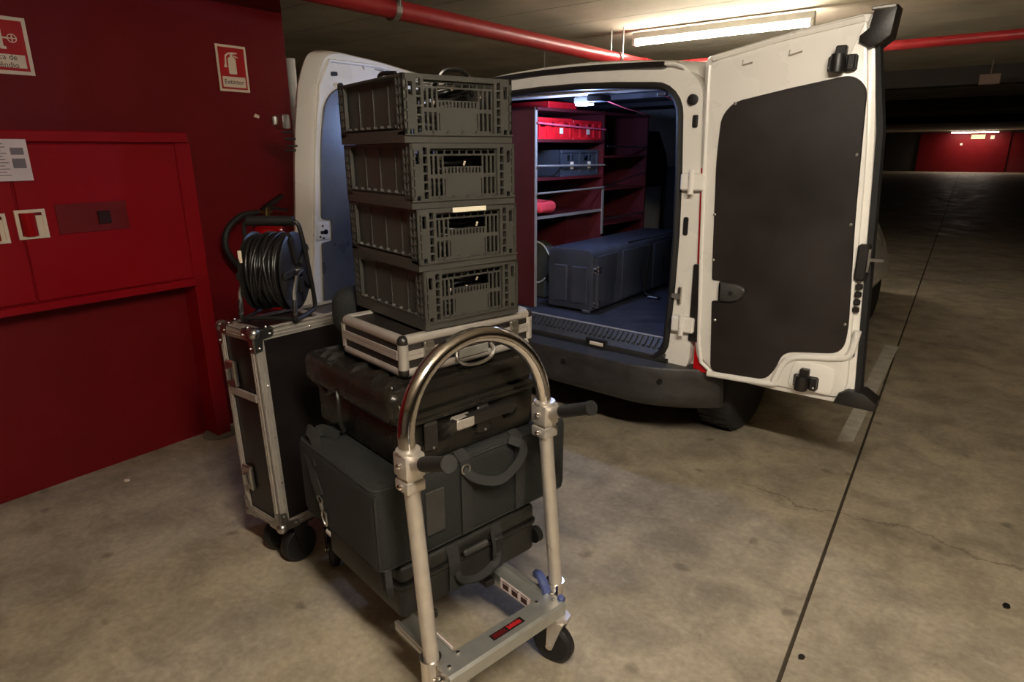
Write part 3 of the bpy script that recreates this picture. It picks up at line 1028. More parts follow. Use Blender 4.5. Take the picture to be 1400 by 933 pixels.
# moulded black ends and seal along the free edge
cap_t = [(-0.470, 1.886), (-0.400, 1.895), (-0.408, 1.80), (-0.440, 1.775), (-0.470, 1.765), (-0.505, 1.785), (-0.505, 1.808), (-0.478, 1.83)]
rd(MB().prism(cap_t, 'y', RY - 0.03, RY + 0.09, 0.006), 'edge_cap', 'blackpl', label='black moulded cap at the top corner')
rd(MB().box(-0.478, -0.402, RY - 0.034, RY + 0.05, 1.884, 1.896, 0.003), 'cap_plate', 'steel')
cap_b = [(-0.420, 0.455), (-0.405, 0.500), (-0.375, 0.518), (-0.318, 0.518), (-0.270, 0.486), (-0.270, 0.452)]
rd(MB().prism(cap_b, 'y', RY - 0.035, RY + 0.07, 0.006), 'edge_cap', 'blackpl', label='black moulded cap at the bottom corner')
rd(MB().tube([(-0.456, RY + 0.040, 1.80), (-0.403, RY + 0.040, 1.49), (-0.368, RY + 0.040, 0.91), (-0.344, RY + 0.040, 0.51)], 0.0, flat=(0.07, 0.020), up=(1, 0, 0)), 'edge_seal', 'sealblack')
rd(MB().box(-0.412, -0.372, RY - 0.034, RY + 0.02, 0.955, 1.090, 0.006), 'lock_case', 'blackpl')
rd(MB().box(-0.374, -0.320, RY - 0.030, RY - 0.022, 1.030, 1.042, 0.002).box(-0.374, -0.366, RY - 0.034, RY, 0.99, 1.075), 'lock_lever', 'steel')
vt = MB()
for i in range(4):
    vt.box(-0.402, -0.378, RY - 0.024, RY - 0.012, 0.83 + i * 0.03, 0.852 + i * 0.03, 0.004)
rd(vt, 'vent', 'blackpl')
rd(MB().box(-0.383, -0.370, RY - 0.021, RY - 0.014, 0.655, 0.74, 0.003), 'drain_slot', 'blackrub')
for a, b_ in (((-0.905, 1.745), (-0.868, 1.752)), ((-0.735, 1.765), (-0.690, 1.775))):
    rd(MB().tube([(a[0], RY - 0.018, a[1] + 0.018), (a[0], RY - 0.022, a[1]), (b_[0], RY - 0.022, b_[1])], 0.003, 6), 'clip', 'alumatt')
# flange on the hinge side
rd(MB().tube([(-1.040, RY - 0.012, 1.755), (-1.032, RY - 0.014, 1.445), (-1.012, RY - 0.014, 0.99), (-0.992, RY - 0.014, 0.60), (-0.975, RY - 0.014, 0.515), (-0.925, RY - 0.014, 0.478)], 0.009, 8), 'hinge_flange', 'whitep')
rd(MB().tube([(-1.03, RY - 0.006, 1.780), (-0.745, RY - 0.012, 1.830), (-0.500, RY - 0.012, 1.862)], 0.012, 8), 'top_flange', 'whitep')
for hz in (1.30, 0.675):
    rd(MB().box(-1.125, -1.02, RY - 0.03, RY + 0.02, hz - 0.035, hz + 0.035, 0.006).cyl((-1.075, RY - 0.03, hz - 0.05), (-1.075, RY - 0.03, hz + 0.05), 0.012, n=10), 'hinge', 'whitep')

# ---- left rear door, open square to the van and pointing at the camera
LX = -2.58
ld_in = round_poly([(1.775, 0.560), (1.789, 0.771), (1.834, 1.097), (1.880, 1.459), (1.928, 1.730), (1.985, 1.850), (2.060, 1.872), (2.30, 1.855), (2.80, 1.795), (2.82, 1.45), (2.82, 0.60), (2.72, 0.50), (1.86, 0.49)],
                   [0.05, 0.1, 0.1, 0.1, 0.08, 0.06, 0.06, 0.05, 0.04, 0.1, 0.1, 0.06, 0.06], 4)
ld_out = [(y - 0.035 * max(0.0, min(1.0, (2.4 - y) / 0.5)), z + (0.02 if z > 1.2 else -0.01)) for y, z in ld_in]
dm = MB()
n = len(ld_in)
vs = []
for x, pl in ((LX, ld_in), (LX - 0.012, [(y - (0.010 if y < 2.3 else 0), z + (0.008 if z > 1.2 else 0)) for y, z in ld_in]), (LX - 0.085, ld_out), (LX - 0.125, inset2(ld_out, 2.3, 1.2, 0.96, 0.975))):
    vs += [(x, y, z) for y, z in pl]
fs = [list(range(n))] + [[3 * n + i for i in range(n)][::-1]]
for s in range(3):
    for i in range(n):
        j = (i + 1) % n
        fs.append([s * n + i, s * n + j, (s + 1) * n + j, (s + 1) * n + i])
dm.add(vs, fs)
ldoor = in_van(dm.build('left_door', 'whitep', smooth=40, label='wide left rear door standing open toward the camera'), Matrix.Identity(4))
ltrim = round_poly([(1.845, 0.54), (1.858, 0.75), (1.876, 1.015), (1.935, 1.02), (1.940, 1.118), (1.885, 1.125), (1.915, 1.459), (1.962, 1.665), (2.06, 1.735), (2.45, 1.70), (2.74, 1.64), (2.75, 1.0), (2.74, 0.56)],
                   [0.04, 0.1, 0.01, 0.012, 0.012, 0.02, 0.15, 0.06, 0.06, 0.1, 0.05, 0.1, 0.05], 5)
MB().prism(ltrim, 'x', LX - 0.004, LX + 0.010, 0.003, 1).build('trim_panel', 'lamplit_board', ldoor, label='dark inner trim board, lamp light put into its colour')
MB().prism(round_poly([(1.850, 1.030), (1.922, 1.030), (1.926, 1.108), (1.856, 1.112)], 0.010, 3), 'x', LX - 0.004, LX + 0.008, 0.003).build('latch_plate', 'whitep', ldoor)
kh = MB().box(LX + 0.008, LX + 0.011, 1.872, 1.905, 1.058, 1.072)
kh.cyl((LX + 0.008, 1.902, 1.066), (LX + 0.011, 1.902, 1.066), 0.012, n=10).cyl((LX + 0.008, 1.868, 1.045), (LX + 0.011, 1.868, 1.045), 0.005, n=8)
kh.cyl((LX + 0.008, 1.886, 1.038), (LX + 0.011, 1.886, 1.038), 0.005, n=8).cyl((LX + 0.008, 1.886, 1.095), (LX + 0.011, 1.886, 1.095), 0.005, n=8)
kh.build('keyhole', 'blackrub', ldoor, smooth=0)
MB().prism(round_poly([(2.012, 1.768), (2.050, 1.772), (2.050, 1.790), (2.012, 1.788)], 0.008, 4), 'x', LX - 0.002, LX + 0.003).build('cable_hole', 'blackrub', ldoor, smooth=0)
MB().lathe([(0.014, 0), (0.014, 0.012), (0.008, 0.016)], 12, Matrix.Translation((LX + 0.004, 2.055, 1.728)) @ Matrix.Rotation(pi / 2, 4, 'Y')).build('buffer', 'blackrub', ldoor)
for i in range(4):
    y0 = 2.15 + i * 0.13
    MB().tube([(LX + 0.003, y0, 1.835 - i * 0.014), (LX + 0.004, y0 + 0.05, 1.832 - i * 0.014), (LX + 0.003, y0 + 0.06, 1.815 - i * 0.014)], 0.004, 6).build('clip', 'alumatt', ldoor)
for yy_, zz_ in ((1.795, 1.49), (1.800, 1.46), (1.790, 1.44), (1.785, 1.52)):
    MB().cyl((LX - 0.06, yy_ - 0.02, zz_), (LX - 0.03, yy_ + 0.018, zz_), 0.0045, n=8).build('screw', 'blackrub', ldoor)
oh = MB()
oh.box(LX - 0.17, LX - 0.10, 1.80, 1.845, 1.535, 1.60, 0.010, 2)
oh.cyl((LX - 0.165, 1.800, 1.555), (LX - 0.165, 1.800, 1.590), 0.012, n=10)
oh.build('outer_lock', 'steel', ldoor, label='bright metal lock on the outside of the left door')
MB().tube([(LX + 0.004, 1.80, 0.60), (LX + 0.004, 1.80, 0.771), (LX + 0.004, 1.846, 1.097), (LX + 0.004, 1.892, 1.459), (LX + 0.004, 1.942, 1.725), (LX + 0.004, 2.01, 1.835), (LX + 0.004, 2.3, 1.835), (LX + 0.004, 2.78, 1.775)], 0.008, 8).build('pressed_rim', 'whitep', ldoor)
for hz in (1.35, 0.70):
    MB().box(LX - 0.02, LX + 0.03, 2.78, 2.86, hz - 0.035, hz + 0.035, 0.006).build('hinge', 'whitep', ldoor)

# ---- interior lamp and straps at the roof
vl = empty('cargo_lamp', (0.02, 0.19, 1.66))
vl.parent = van
MB().box(-0.05, 0.05, -0.03, 0.03, -0.004, 0.03, 0.008).build('lamp_base', 'whiteplastic', vl)
M['_cg'] = emis('cargo_glow', (0.75, 0.84, 1.0), 3.0)
MB().box(-0.042, 0.042, -0.024, 0.024, -0.012, -0.004, 0.003).build('diffuser', '_cg', vl)
cl = bpy.data.lights.new('cargo_light', 'POINT')
cl.energy = CARGO_POWER
cl.color = (0.36, 0.52, 1.0)
cl.shadow_soft_size = 0.03
clo = bpy.data.objects.new('cargo_light', cl)
COL.objects.link(clo)
clo.parent = vl
clo.location = (0, 0, -0.05)
# roof cross-bows and loose fittings
MB().tube([(-0.69, 0.62, 1.715), (0.69, 0.62, 1.715)], 0.0, flat=(0.06, 0.03), up=(0, 0, 1)).build('roof_bow', 'lining', van, smooth=0)
MB().tube([(-0.69, 1.25, 1.715), (0.69, 1.25, 1.715)], 0.0, flat=(0.06, 0.03), up=(0, 0, 1)).build('roof_bow', 'lining', van, smooth=0)
MB().box(0.09, 0.17, 0.10, 0.20, 1.66, 1.69, 0.006).build('roof_catch', 'greycrate', van)
for k, (a, b_) in enumerate((((0.10, 0.24, 1.675), (0.05, 0.75, 1.63)), ((0.46, 0.17, 1.674), (0.640, 0.22, 1.585)))):
    st = tag(empty('strap', VM @ Vector(a)), ('pink strap hanging behind the interior lamp of the van' if k == 0 else 'pink strap hanging in the top right corner of the van opening'), 'strap')
    A, B = VM @ Vector(a), VM @ Vector(b_)
    MB().tube([(0, 0, 0), (B - A) * 0.5 + Vector((0, 0, -0.006)), B - A], 0.0, flat=(0.012, 0.003), up=(0, 0, 1)).build('webbing', 'pink', st, smooth=0)
    MB().box(-0.02, 0.02, -0.018, 0.018, -0.006, 0.008, 0.003).build('clip', 'steel', st)
# seat with headrest in the cab
se = tag(empty('cab_seat', VM @ Vector((-0.27, 1.98, 0.562)), VY), 'grey-green cab seat with headrest, seen past the end of the shelving', 'seat')
soft_box(0.44, 0.14, 0.62, 0.05, puff=0.01).build('backrest', 'fabric', se, (0, 0.1, 0.12))
soft_box(0.44, 0.40, 0.14, 0.05).build('cushion', 'seat', se, (0, 0.30, 0.0))
soft_box(0.20, 0.09, 0.17, 0.035, puff=0.01).build('headrest', 'seat', se, (0.02, 0.08, 0.80))
MB().cyl((-0.04, 0.08, 0.70), (-0.04, 0.08, 0.83), 0.006, n=8).cyl((0.08, 0.08, 0.70), (0.08, 0.08, 0.83), 0.006, n=8).build('headrest_post', 'steel', se)

# ================================================================== shelving in the van
sh = tag(empty('shelving_unit', VM @ Vector((0, 0, 0.56)), VY), 'red-brown plywood shelving along the left side inside the van', 'shelving')
SX0, SX1 = -0.695, -0.275
SZ = lambda z: z - 0.56


def shp(name, x0, x1, y0, y1, z0, z1, m='plywood', bev=0.0, label=None):
    return MB().box(x0, x1, y0, y1, SZ(z0), SZ(z1), bev).build(name, m, sh, smooth=0, label=label)


shp('end_board', SX0, SX1 - 0.02, 0.185, 0.200, 0.562, 1.655)
shp('edge_strip', SX1 - 0.02, SX1 - 0.014, 0.184, 0.202, 0.562, 1.655, 'alumatt')
shp('divider_board', SX0, SX1 - 0.01, 0.855, 0.870, 0.562, 1.66)
shp('edge_strip', SX1 - 0.01, SX1 - 0.004, 0.853, 0.872, 0.92, 1.20, 'alumatt')
shp('end_board', SX0, SX1 - 0.01, 1.40, 1.415, 0.562, 1.66)
shp('top_board', SX0, SX1, 0.185, 1.415, 1.640, 1.655)
for z in (1.490, 1.285, 1.075):
    shp('shelf', SX0, SX1 - 0.012, 0.200, 0.855, z - 0.012, z)
    shp('shelf_edge', SX1 - 0.012, SX1 - 0.008, 0.200, 0.855, z - 0.013, z + 0.003, 'alumatt' if z < 1.2 else 'plywood')
for z in (1.40, 1.20, 0.98):
    shp('shelf', SX0, SX1 - 0.012, 0.870, 1.400, z - 0.012, z)
shp('low_board', SX0 + 0.05, SX1 - 0.10, 0.60, 0.855, 0.562, 1.06)
shp('back_board', SX0, SX0 + 0.006, 0.200, 1.40, 0.66, 1.64, 'lining')
for i, (a, b_) in enumerate(((1.575, 1.553), (1.352, 1.345), (1.204, 1.210))):
    MB().cyl((SX1 - 0.002, 0.19, SZ(a)), (SX1 - 0.002, 0.865, SZ(b_)), 0.0055, n=8).build('retaining_bar', 'alumatt' if i else 'pink', sh)
for a, b_ in ((1.456, 1.452), (1.213, 1.290), (1.010, 1.022)):
    MB().cyl((SX1 - 0.002, 0.89, SZ(a)), (SX1 - 0.002, 1.38, SZ(b_)), 0.005, n=8).build('retaining_bar', 'steel', sh)


# small crates on the shelves (their long side faces the aisle, +x)
def shelf_crate(name, y0, y1, z0, h, m, label, tags, holes, grp=None, x1=-0.30, depth=0.30):
    t = tag(empty(name, VM @ Vector((x1, (y0 + y1) / 2, z0)), VY), label, 'crate', grp)
    L = (y1 - y0) / 2
    X = Matrix.Rotation(pi / 2, 4, 'Z')      # panel x -> y, thickness -> -x
    hs_ = [(a - w_ / 2, a + w_ / 2, h * 0.58, h * 0.80) for a, w_ in holes]
    MB().panel(-L, L, 0.0, h, 0.006, hs_, X).build('front_panel', m, t, smooth=0)
    MB().box(-depth, -depth + 0.006, -L, L, 0, h).build('back_panel', m, t, smooth=0)
    MB().box(-depth, 0, -L, -L + 0.006, 0, h).build('end_panel', m, t, smooth=0)
    MB().box(-depth, 0, L - 0.006, L, 0, h).build('end_panel', m, t, smooth=0)
    MB().box(-depth, 0, -L, L, 0, 0.006).build('base', m, t, smooth=0)
    r = MB()
    r.box(0.0, 0.008, -L, L, h - 0.018, h, 0.002).box(0, 0.008, -L, L, 0, 0.014, 0.002)
    for k in range(5):
        y = -L + 0.01 + (2 * L - 0.02) * k / 4
        r.box(0.0, 0.007, y - 0.006, y + 0.006, 0.012, h - 0.016)
    r.build('rib', m, t, smooth=0)
    for a in tags:
        MB().box(0.0085, 0.010, a - 0.016, a + 0.016, h * 0.28, h * 0.55).build('label_tag', 'cream', t, smooth=0, label='small white tag')
    return t


shelf_crate('shelf_crate', 0.215, 0.530, 1.491, 0.115, 'redcrate', 'red plastic crate on the top shelf nearest the open doors', (0.05,), ((-0.11, 0.05), (0.0, 0.05), (0.11, 0.05)), 'red crates on the top shelf')
shelf_crate('shelf_crate', 0.540, 0.845, 1.491, 0.110, 'redcrate', 'red plastic crate on the top shelf beside the divider, second from the doors', (0.0,), ((-0.09, 0.05), (0.03, 0.05), (0.12, 0.03)), 'red crates on the top shelf')
shelf_crate('shelf_crate', 0.425, 0.820, 1.286, 0.150, 'greycrate', 'grey-blue plastic crate with two hand holes on the middle shelf', (-0.09, 0.09), ((-0.09, 0.07), (0.09, 0.08)))
shelf_crate('top_box', 0.33, 0.60, 1.656, 0.038, 'redcrate', 'flat red tray on top of the plywood shelving', (), ((0.0, 0.05),), x1=-0.32, depth=0.26)
# red cloth on the lowest shelf
cb = soft_box(0.16, 0.17, 0.07, 0.03, jitter=0.02, cuts=9, seed=4)
tag(cb.build('red_cloth', 'cloth', loc=VM @ Vector((-0.365, 0.30, 1.090)), rot=(0, 0, VY), smooth=60), 'crumpled red cloth on the lowest shelf in the van', 'cloth')

# round pouch with pale wire edge behind the end board
pc = tag(empty('round_pouch', VM @ Vector((-0.46, 0.43, 0.78)), VY), 'dark round pouch edged with white piping beside the trunk', 'pouch')
op = round_poly([(-0.06, 0.125), (0.06, 0.125), (0.135, 0.02), (0.135, -0.03), (0.05, -0.125), (-0.05, -0.125), (-0.13, -0.04), (-0.13, 0.04)], 0.05, 4)
MB().prism(op, 'y', -0.03, 0.05, 0.012).build('body', 'olive', pc)
for seg in (op[2:16], op[20:32]):
    MB().tube([(x * 1.01, -0.034, z * 1.01) for x, z in seg], 0.0045, 8).build('piping', 'whiteplastic', pc)
for dx in (-0.01, 0.015):
    MB().tube([(dx, -0.033, 0.11), (dx + 0.004, -0.038, 0.05)], 0.005, 6).build('zip_pull', 'bumper', pc)
MB().box(-0.10, 0.08, -0.03, 0.04, -0.218, -0.11, 0.01).build('foot', 'olive', pc)

# ================================================================== long trunk on the cargo floor
tk = tag(empty('trunk_case', VM @ Vector((-0.105, 0.80, 0.562)), VY + radians(2.0)), 'long dark blue-black wheeled trunk lying on the van floor', 'trunk')
TW, TL, TH = 0.150, 0.56, 0.335
tb = MB()
tb.prism(round_poly([(-TW, 0.012), (TW, 0.012), (TW, TH + 0.02), (-TW, TH + 0.02)], [0.02, 0.02, 0.05, 0.05], 5), 'y', -TL, TL, 0.014, 2)
tb.build('shell', 'trunk', tk)
# broad raised ribs that taper down the long side
for y0, y1 in ((-TL + 0.03, -0.30), (-0.24, 0.10), (0.16, 0.42)):
    MB().prism([(y0, 0.03), (y1 - 0.03, 0.03), (y1, TH - 0.02), (y0 + 0.0, TH - 0.02)], 'x', TW - 0.004, TW + 0.008, 0.003).build('side_rib', 'trunk', tk)
for yy_ in (-0.02, 0.30):
    MB().box(TW + 0.004, TW + 0.010, yy_ - 0.012, yy_ + 0.012, 0.09, 0.21, 0.004).build('slot', 'blackrub', tk)
MB().box(-TW * 0.7, -TW * 0.1, -TL - 0.008, -TL + 0.002, 0.05, 0.26, 0.006).build('end_rib', 'trunk', tk)
MB().box(TW * 0.1, TW * 0.8, -TL - 0.008, -TL + 0.002, 0.05, 0.26, 0.006).build('end_rib', 'trunk', tk)
for zz_ in (0.035, 0.225):
    c = MB()
    c.box(TW - 0.004, TW + 0.018, -TL + 0.004, -TL + 0.066, zz_, zz_ + 0.012, 0.003).box(TW - 0.004, TW + 0.018, -TL + 0.004, -TL + 0.066, zz_ + 0.020, zz_ + 0.032, 0.003)
    c.cyl((TW + 0.010, -TL + 0.035, zz_ - 0.004), (TW + 0.010, -TL + 0.035, zz_ + 0.040), 0.010, n=10)
    c.build('bracket', 'steel', tk)
MB().cyl((TW + 0.006, -TL + 0.035, 0.06), (TW + 0.006, -TL + 0.035, 0.225), 0.013, n=12).build('corner_post', 'trunk', tk)
MB().tube([(TW - 0.02, -0.15, TH + 0.012), (TW - 0.02, TL - 0.02, TH + 0.014)], 0.006, 8).build('edge_bead', 'steel', tk)
MB().tube([(TW + 0.010, 0.10, TH - 0.03), (TW + 0.014, 0.04, 0.05), (TW + 0.03, 0.02, 0.02), (TW + 0.08, 0.02, 0.008)], 0.0, flat=(0.03, 0.004), up=(1, 0, 0)).build('strap', 'web', tk, smooth=0)
MB().box(TW + 0.06, TW + 0.13, -0.02, 0.03, 0.002, 0.016, 0.004).build('buckle', 'steel', tk)
MB().box(TW - 0.002, TW + 0.03, 0.40, 0.46, 0.16, 0.26, 0.008).build('catch', 'blackpl', tk)
MB().box(TW - 0.002, TW + 0.035, 0.44, 0.52, 0.08, 0.2, 0.01).build('handle', 'trunk', tk)
MB().box(TW - 0.06, TW - 0.01, -TL - 0.012, -TL + 0.01, 0.003, 0.02, 0.003).build('foot', 'steel', tk)
# loose dark gear wedged beyond the trunk
for k, (x, y, z, s) in enumerate(((0.20, 1.30, 0.572, 0.16), (0.26, 1.52, 0.578, 0.2))):
    tag(soft_box(s, s, s * 1.1, 0.04, jitter=0.012, seed=k).build('gear_bag', 'fabric', loc=VM @ Vector((x, y, z)), rot=(0, 0, k), smooth=60),
        ('small black gear bag beside the far end of the trunk' if k == 0 else 'larger black gear bag deep in the van behind the trunk'), 'bag')
# ================================================================== HAND TRUCK
CO, CY_ = Vector((-0.90, 1.12, 0)), radians(-11)
CM = Matrix.Translation(CO) @ Matrix.Rotation(CY_, 4, 'Z')


def C(x, y, z):
    return CM @ Vector((x, y, z))


ct = tag(empty('hand_truck', CO, CY_), 'aluminium hand truck with arched chrome handle carrying the stack of cases', 'cart')


def cp(mb, name, m, parent=ct, smooth=35, label=None):
    return mb.build(name, m, parent, smooth=smooth, label=label)


YL, YR = -0.226, 0.212
# end bar: folded sheet with a rounded front lip
eb = MB()
eb.prism([(-0.006, 0.200), (0.052, 0.200), (0.060, 0.194), (0.060, 0.160), (0.056, 0.160), (0.056, 0.190), (-0.006, 0.194)], 'y', -0.215, 0.190)
ebo = cp(eb, 'end_bar', 'alu')
lb = MB().box(0.014, 0.036, -0.055, 0.055, 0.2004, 0.2012)
lbo = cp(lb, 'badge', 'labelblk', ebo, 0, 'black badge with red lettering')
bt = MB()
for i in range(7):
    y = -0.048 + i * 0.0062
    bt.box(0.018, 0.032, y, y + 0.0032, 0.2012, 0.2016)
cp(bt, 'badge_mark', 'reddark', lbo, 0)['kind'] = 'stuff'
bt = MB()
for i in range(8):
    y = 0.002 + i * 0.0058
    bt.box(0.017 + 0.003 * (i % 2), 0.032, y, y + 0.0042, 0.2012, 0.2016)
cp(bt, 'badge_mark', 'labelred', lbo, 0)['kind'] = 'stuff'
for y in (-0.195, -0.150, 0.130, 0.172):
    cp(MB().lathe([(0.0055, 0), (0.0050, 0.003), (0.002, 0.004)], 10, Matrix.Translation((0.028 if abs(y) > 0.16 else 0.004, y, 0.2))), 'rivet', 'chrome', ebo)
# side rails
for s, (ya, yb) in enumerate(((0.128, 0.186), (-0.212, -0.152))):
    r = MB()
    r.box(-0.20, 0.0, ya, yb, 0.176, 0.193, 0.002)
    r.box(-0.20, 0.0, yb - 0.012 if s == 0 else ya, yb if s == 0 else ya + 0.012, 0.193, 0.204, 0.002)
    r.box(-0.20, -0.004, ya if s == 0 else yb - 0.004, ya + 0.004 if s == 0 else yb, 0.160, 0.200)
    ro = cp(r, 'side_rail', 'alu')
    if s == 0:
        so = cp(MB().box(-0.150, -0.022, ya - 0.0012, ya - 0.0002, 0.163, 0.198), 'sticker', 'paper', ro, 0, 'white printed sticker on the inside of the rail')
        g = MB()
        for i in range(3):
            x = -0.140 + i * 0.040
            g.box(x, x + 0.026, ya - 0.0016, ya - 0.0012, 0.168, 0.186).box(x, x + 0.030, ya - 0.0016, ya - 0.0012, 0.190, 0.1925)
        cp(g, 'print', 'ink', so, 0)['kind'] = 'stuff'
    else:
        cp(MB().box(-0.150, -0.018, yb - 0.002, yb + 0.001, 0.186, 0.205), 'sticker', 'paper', ro, 0, 'white strip on the left rail')
for y in (-0.105, 0.105):
    cp(MB().box(-0.84, -0.17, y - 0.016, y + 0.016, 0.168, 0.190, 0.002), 'inner_rail', 'blackpl')
for x in (-0.36, -0.62, -0.86):
    cp(MB().box(x, x + 0.04, -0.12, 0.12, 0.190, 0.203, 0.003), 'cross_bar', 'blackpl')
# pole sockets and hinge plates
for s, y in ((-1, YL), (1, YR)):
    k = MB()
    k.cyl((0.0 - 0.004, y, 0.135), (-0.006, y, 0.225), 0.0255, n=20)
    k.cyl((-0.006, y, 0.222), (-0.006, y, 0.228), 0.0275, n=20)
    so = cp(k, 'socket', 'chrome')
    y2 = y - s * 0.030
    h = MB().prism(round_poly([(-0.06, 0.150), (0.05, 0.150), (0.05, 0.182), (0.0, 0.205), (-0.06, 0.200)], 0.012, 4), 'y', min(y - s * 0.014, y2), max(y - s * 0.014, y2), 0.002)
    cp(h, 'hinge_plate', 'steel')
    cp(MB().cyl((0.02, y - s * 0.040, 0.172), (0.02, y + s * 0.012, 0.172), 0.009, n=12), 'hinge_bolt', 'chrome')
cp(MB().tube(cat_curve([(-0.075, YR - 0.006, 0.215), (-0.045, YR - 0.022, 0.232), (-0.02, YR - 0.030, 0.222), (-0.01, YR - 0.028, 0.195)], 5), 0.014, 8), 'stop', 'blue', label='blue plastic stop')
cp(MB().box(0.028, 0.050, YR - 0.030, YR - 0.010, 0.172, 0.212, 0.006), 'stop', 'blue', label='blue plastic stop')
cp(MB().cyl((0.020, YL - 0.005, 0.12), (0.055, YL + 0.02, 0.115), 0.034, n=20), 'hub_cap', 'chrome')
# poles, arched handle
ZC = 0.735
LEAN = -0.052


def px_(z):
    return -0.002 + LEAN * (z - 0.22) / (ZC - 0.22)


for y in (YL, YR):
    cp(MB().cyl((px_(0.20), y, 0.20), (px_(ZC), y, ZC), 0.0195, n=20), 'pole', 'polealu')
R_ = (YR - YL) / 2
arch = [(px_(0.70), YL, 0.70), (px_(0.76), YL, 0.76)]
for i in range(0, 25):
    a = pi - pi * i / 24
    z = 0.785 + R_ * 0.98 * sin(a)
    arch.append((px_(z) + 0.0, (YL + YR) / 2 + R_ * cos(a), z))
arch += [(px_(0.76), YR, 0.76), (px_(0.70), YR, 0.70)]
cp(MB().tube(arch, 0.0205, 20, up=(1, 0, 0.1)), 'handle', 'chrome')
for s, y in ((-1, YL), (1, YR)):
    x = px_(0.74)
    k = MB()
    k.box(x - 0.026, x + 0.028, y - 0.026, y + 0.026, 0.675, 0.705, 0.005, 2)
    k.box(x - 0.027, x + 0.030, y - 0.027, y + 0.027, 0.712, 0.772, 0.006, 2)
    k.box(x - 0.020, x + 0.024, y - 0.021, y + 0.021, 0.700, 0.715)
    k.cyl((x, y, 0.772), (x, y, 0.778), 0.029, n=20)
    co = cp(k, 'clamp', 'polealu')
    for z in (0.692, 0.745):
        cp(MB().ball((x + 0.004, y - 0.030, z), 0.0075, 10), 'bolt', 'chrome', co)
    d = Vector((0.93, -0.10, 0.40)).normalized()
    p0 = Vector((x + 0.01, y, 0.742))
    cp(MB().cyl(p0, p0 + d * 0.075, 0.0165, n=18), 'grip_stub', 'alumatt', co)
    go = MB()
    go.cyl(p0 + d * 0.070, p0 + d * 0.185, 0.0175, 0.0165, n=18).cyl(p0 + d * 0.183, p0 + d * 0.192, 0.019, n=18)
    cp(go, 'grip', 'blackrub', co, label='black rubber hand grip')


# casters
def caster(x, y, yaw, r=0.064, w_=0.036, fm='alumatt'):
    X = Matrix.Translation((x, y, 0)) @ Matrix.Rotation(yaw, 4, 'Z')
    f = MB()
    f.lathe([(0.028, 0.150), (0.028, 0.162)], 18, X)
    for s in (-1, 1):
        f.prism([(-0.026, 0.152), (0.022, 0.152), (-0.012, 0.054), (-0.030, 0.054)], 'y', s * 0.026 - 0.002, s * 0.026 + 0.002, X=X)
    f.box(-0.026, 0.022, -0.027, 0.027, 0.148, 0.153, X=X)
    fo_ = cp(f, 'caster_fork', fm, smooth=0)
    A = X @ Matrix.Translation((-0.020, 0, r)) @ Matrix.Rotation(pi / 2, 4, 'X')
    t = MB().lathe([(0.030, -w_ / 2 + 0.004), (r * 0.80, -w_ / 2), (r * 0.94, -w_ / 2 + 0.005), (r, -w_ / 4), (r, w_ / 4), (r * 0.94, w_ / 2 - 0.005), (r * 0.80, w_ / 2), (0.030, w_ / 2 - 0.004)], 36, A)
    wo_ = cp(t, 'caster_wheel', 'blackrub', fo_)
    cp(MB().lathe([(0.010, -0.031), (0.010, 0.031)], 12, A), 'axle', 'chrome', wo_)


caster(0.052, 0.176, radians(16))
caster(0.040, -0.185, radians(10))
caster(-0.80, 0.12, radians(-20), fm='blackpl')
caster(-0.80, -0.10, radians(-20), fm='blackpl')
# the far end frame, folded flat under the load
cp(MB().tube([(-0.60, -0.13, 0.178), (-0.76, -0.13, 0.178), (-0.80, -0.09, 0.178), (-0.80, 0.08, 0.178), (-0.76, 0.13, 0.178), (-0.60, 0.13, 0.178)], 0.012, 10), 'end_frame', 'chrome')

# ================================================================== THE LOAD
# lowest: wheeled hard case with webbing
lo = tag(empty('rolling_case', C(-0.40, 0.055, 0.2045), CY_), 'black hard case with webbing straps lying lowest on the hand truck', 'case')
LW, LD, LH = 0.250, 0.215, 0.160
MB().prism(round_poly([(-LD, -LW), (LD, -LW), (LD, LW), (-LD, LW)], 0.025, 5), 'z', 0.0, 0.098, 0.010, 2).build('base', 'caselow', lo)
MB().prism(round_poly([(-LD, -LW), (LD, -LW), (LD, LW), (-LD, LW)], 0.025, 5), 'z', 0.104, LH, 0.016, 3).build('lid', 'caselow', lo)
MB().prism(round_poly([(-LD - 0.006, -LW - 0.006), (LD + 0.006, -LW - 0.006), (LD + 0.006, LW + 0.006), (-LD - 0.006, LW + 0.006)], 0.028, 5), 'z', 0.095, 0.107, 0.003).build('seam_band', 'blackpl', lo)
for y in (-0.077, 0.083):
    s = MB()
    s.tube([(LD - 0.05, y, LH + 0.001), (LD - 0.004, y, LH - 0.004), (LD + 0.005, y, LH - 0.03), (LD + 0.010, y, 0.10), (LD + 0.006, y, 0.015)], 0.0, flat=(0.038, 0.004), up=(1, 0, 0.3))
    s.build('strap', 'web', lo, smooth=0)
MB().box(LD + 0.006, LD + 0.020, -0.047, 0.043, 0.112, 0.132, 0.005).build('handle_grip', 'bumper', lo)
MB().tube(cat_curve([(LD + 0.012, -0.074, 0.075), (LD + 0.024, -0.057, 0.046), (LD + 0.030, -0.002, 0.034), (LD + 0.024, 0.060, 0.046), (LD + 0.012, 0.078, 0.080)], 6), 0.0, flat=(0.026, 0.006), up=(0.2, 0, 1)).build('carry_loop', 'web', lo, smooth=0)
MB().box(LD + 0.008, LD + 0.022, 0.066, 0.100, 0.070, 0.125, 0.006).build('buckle', 'blackpl', lo)
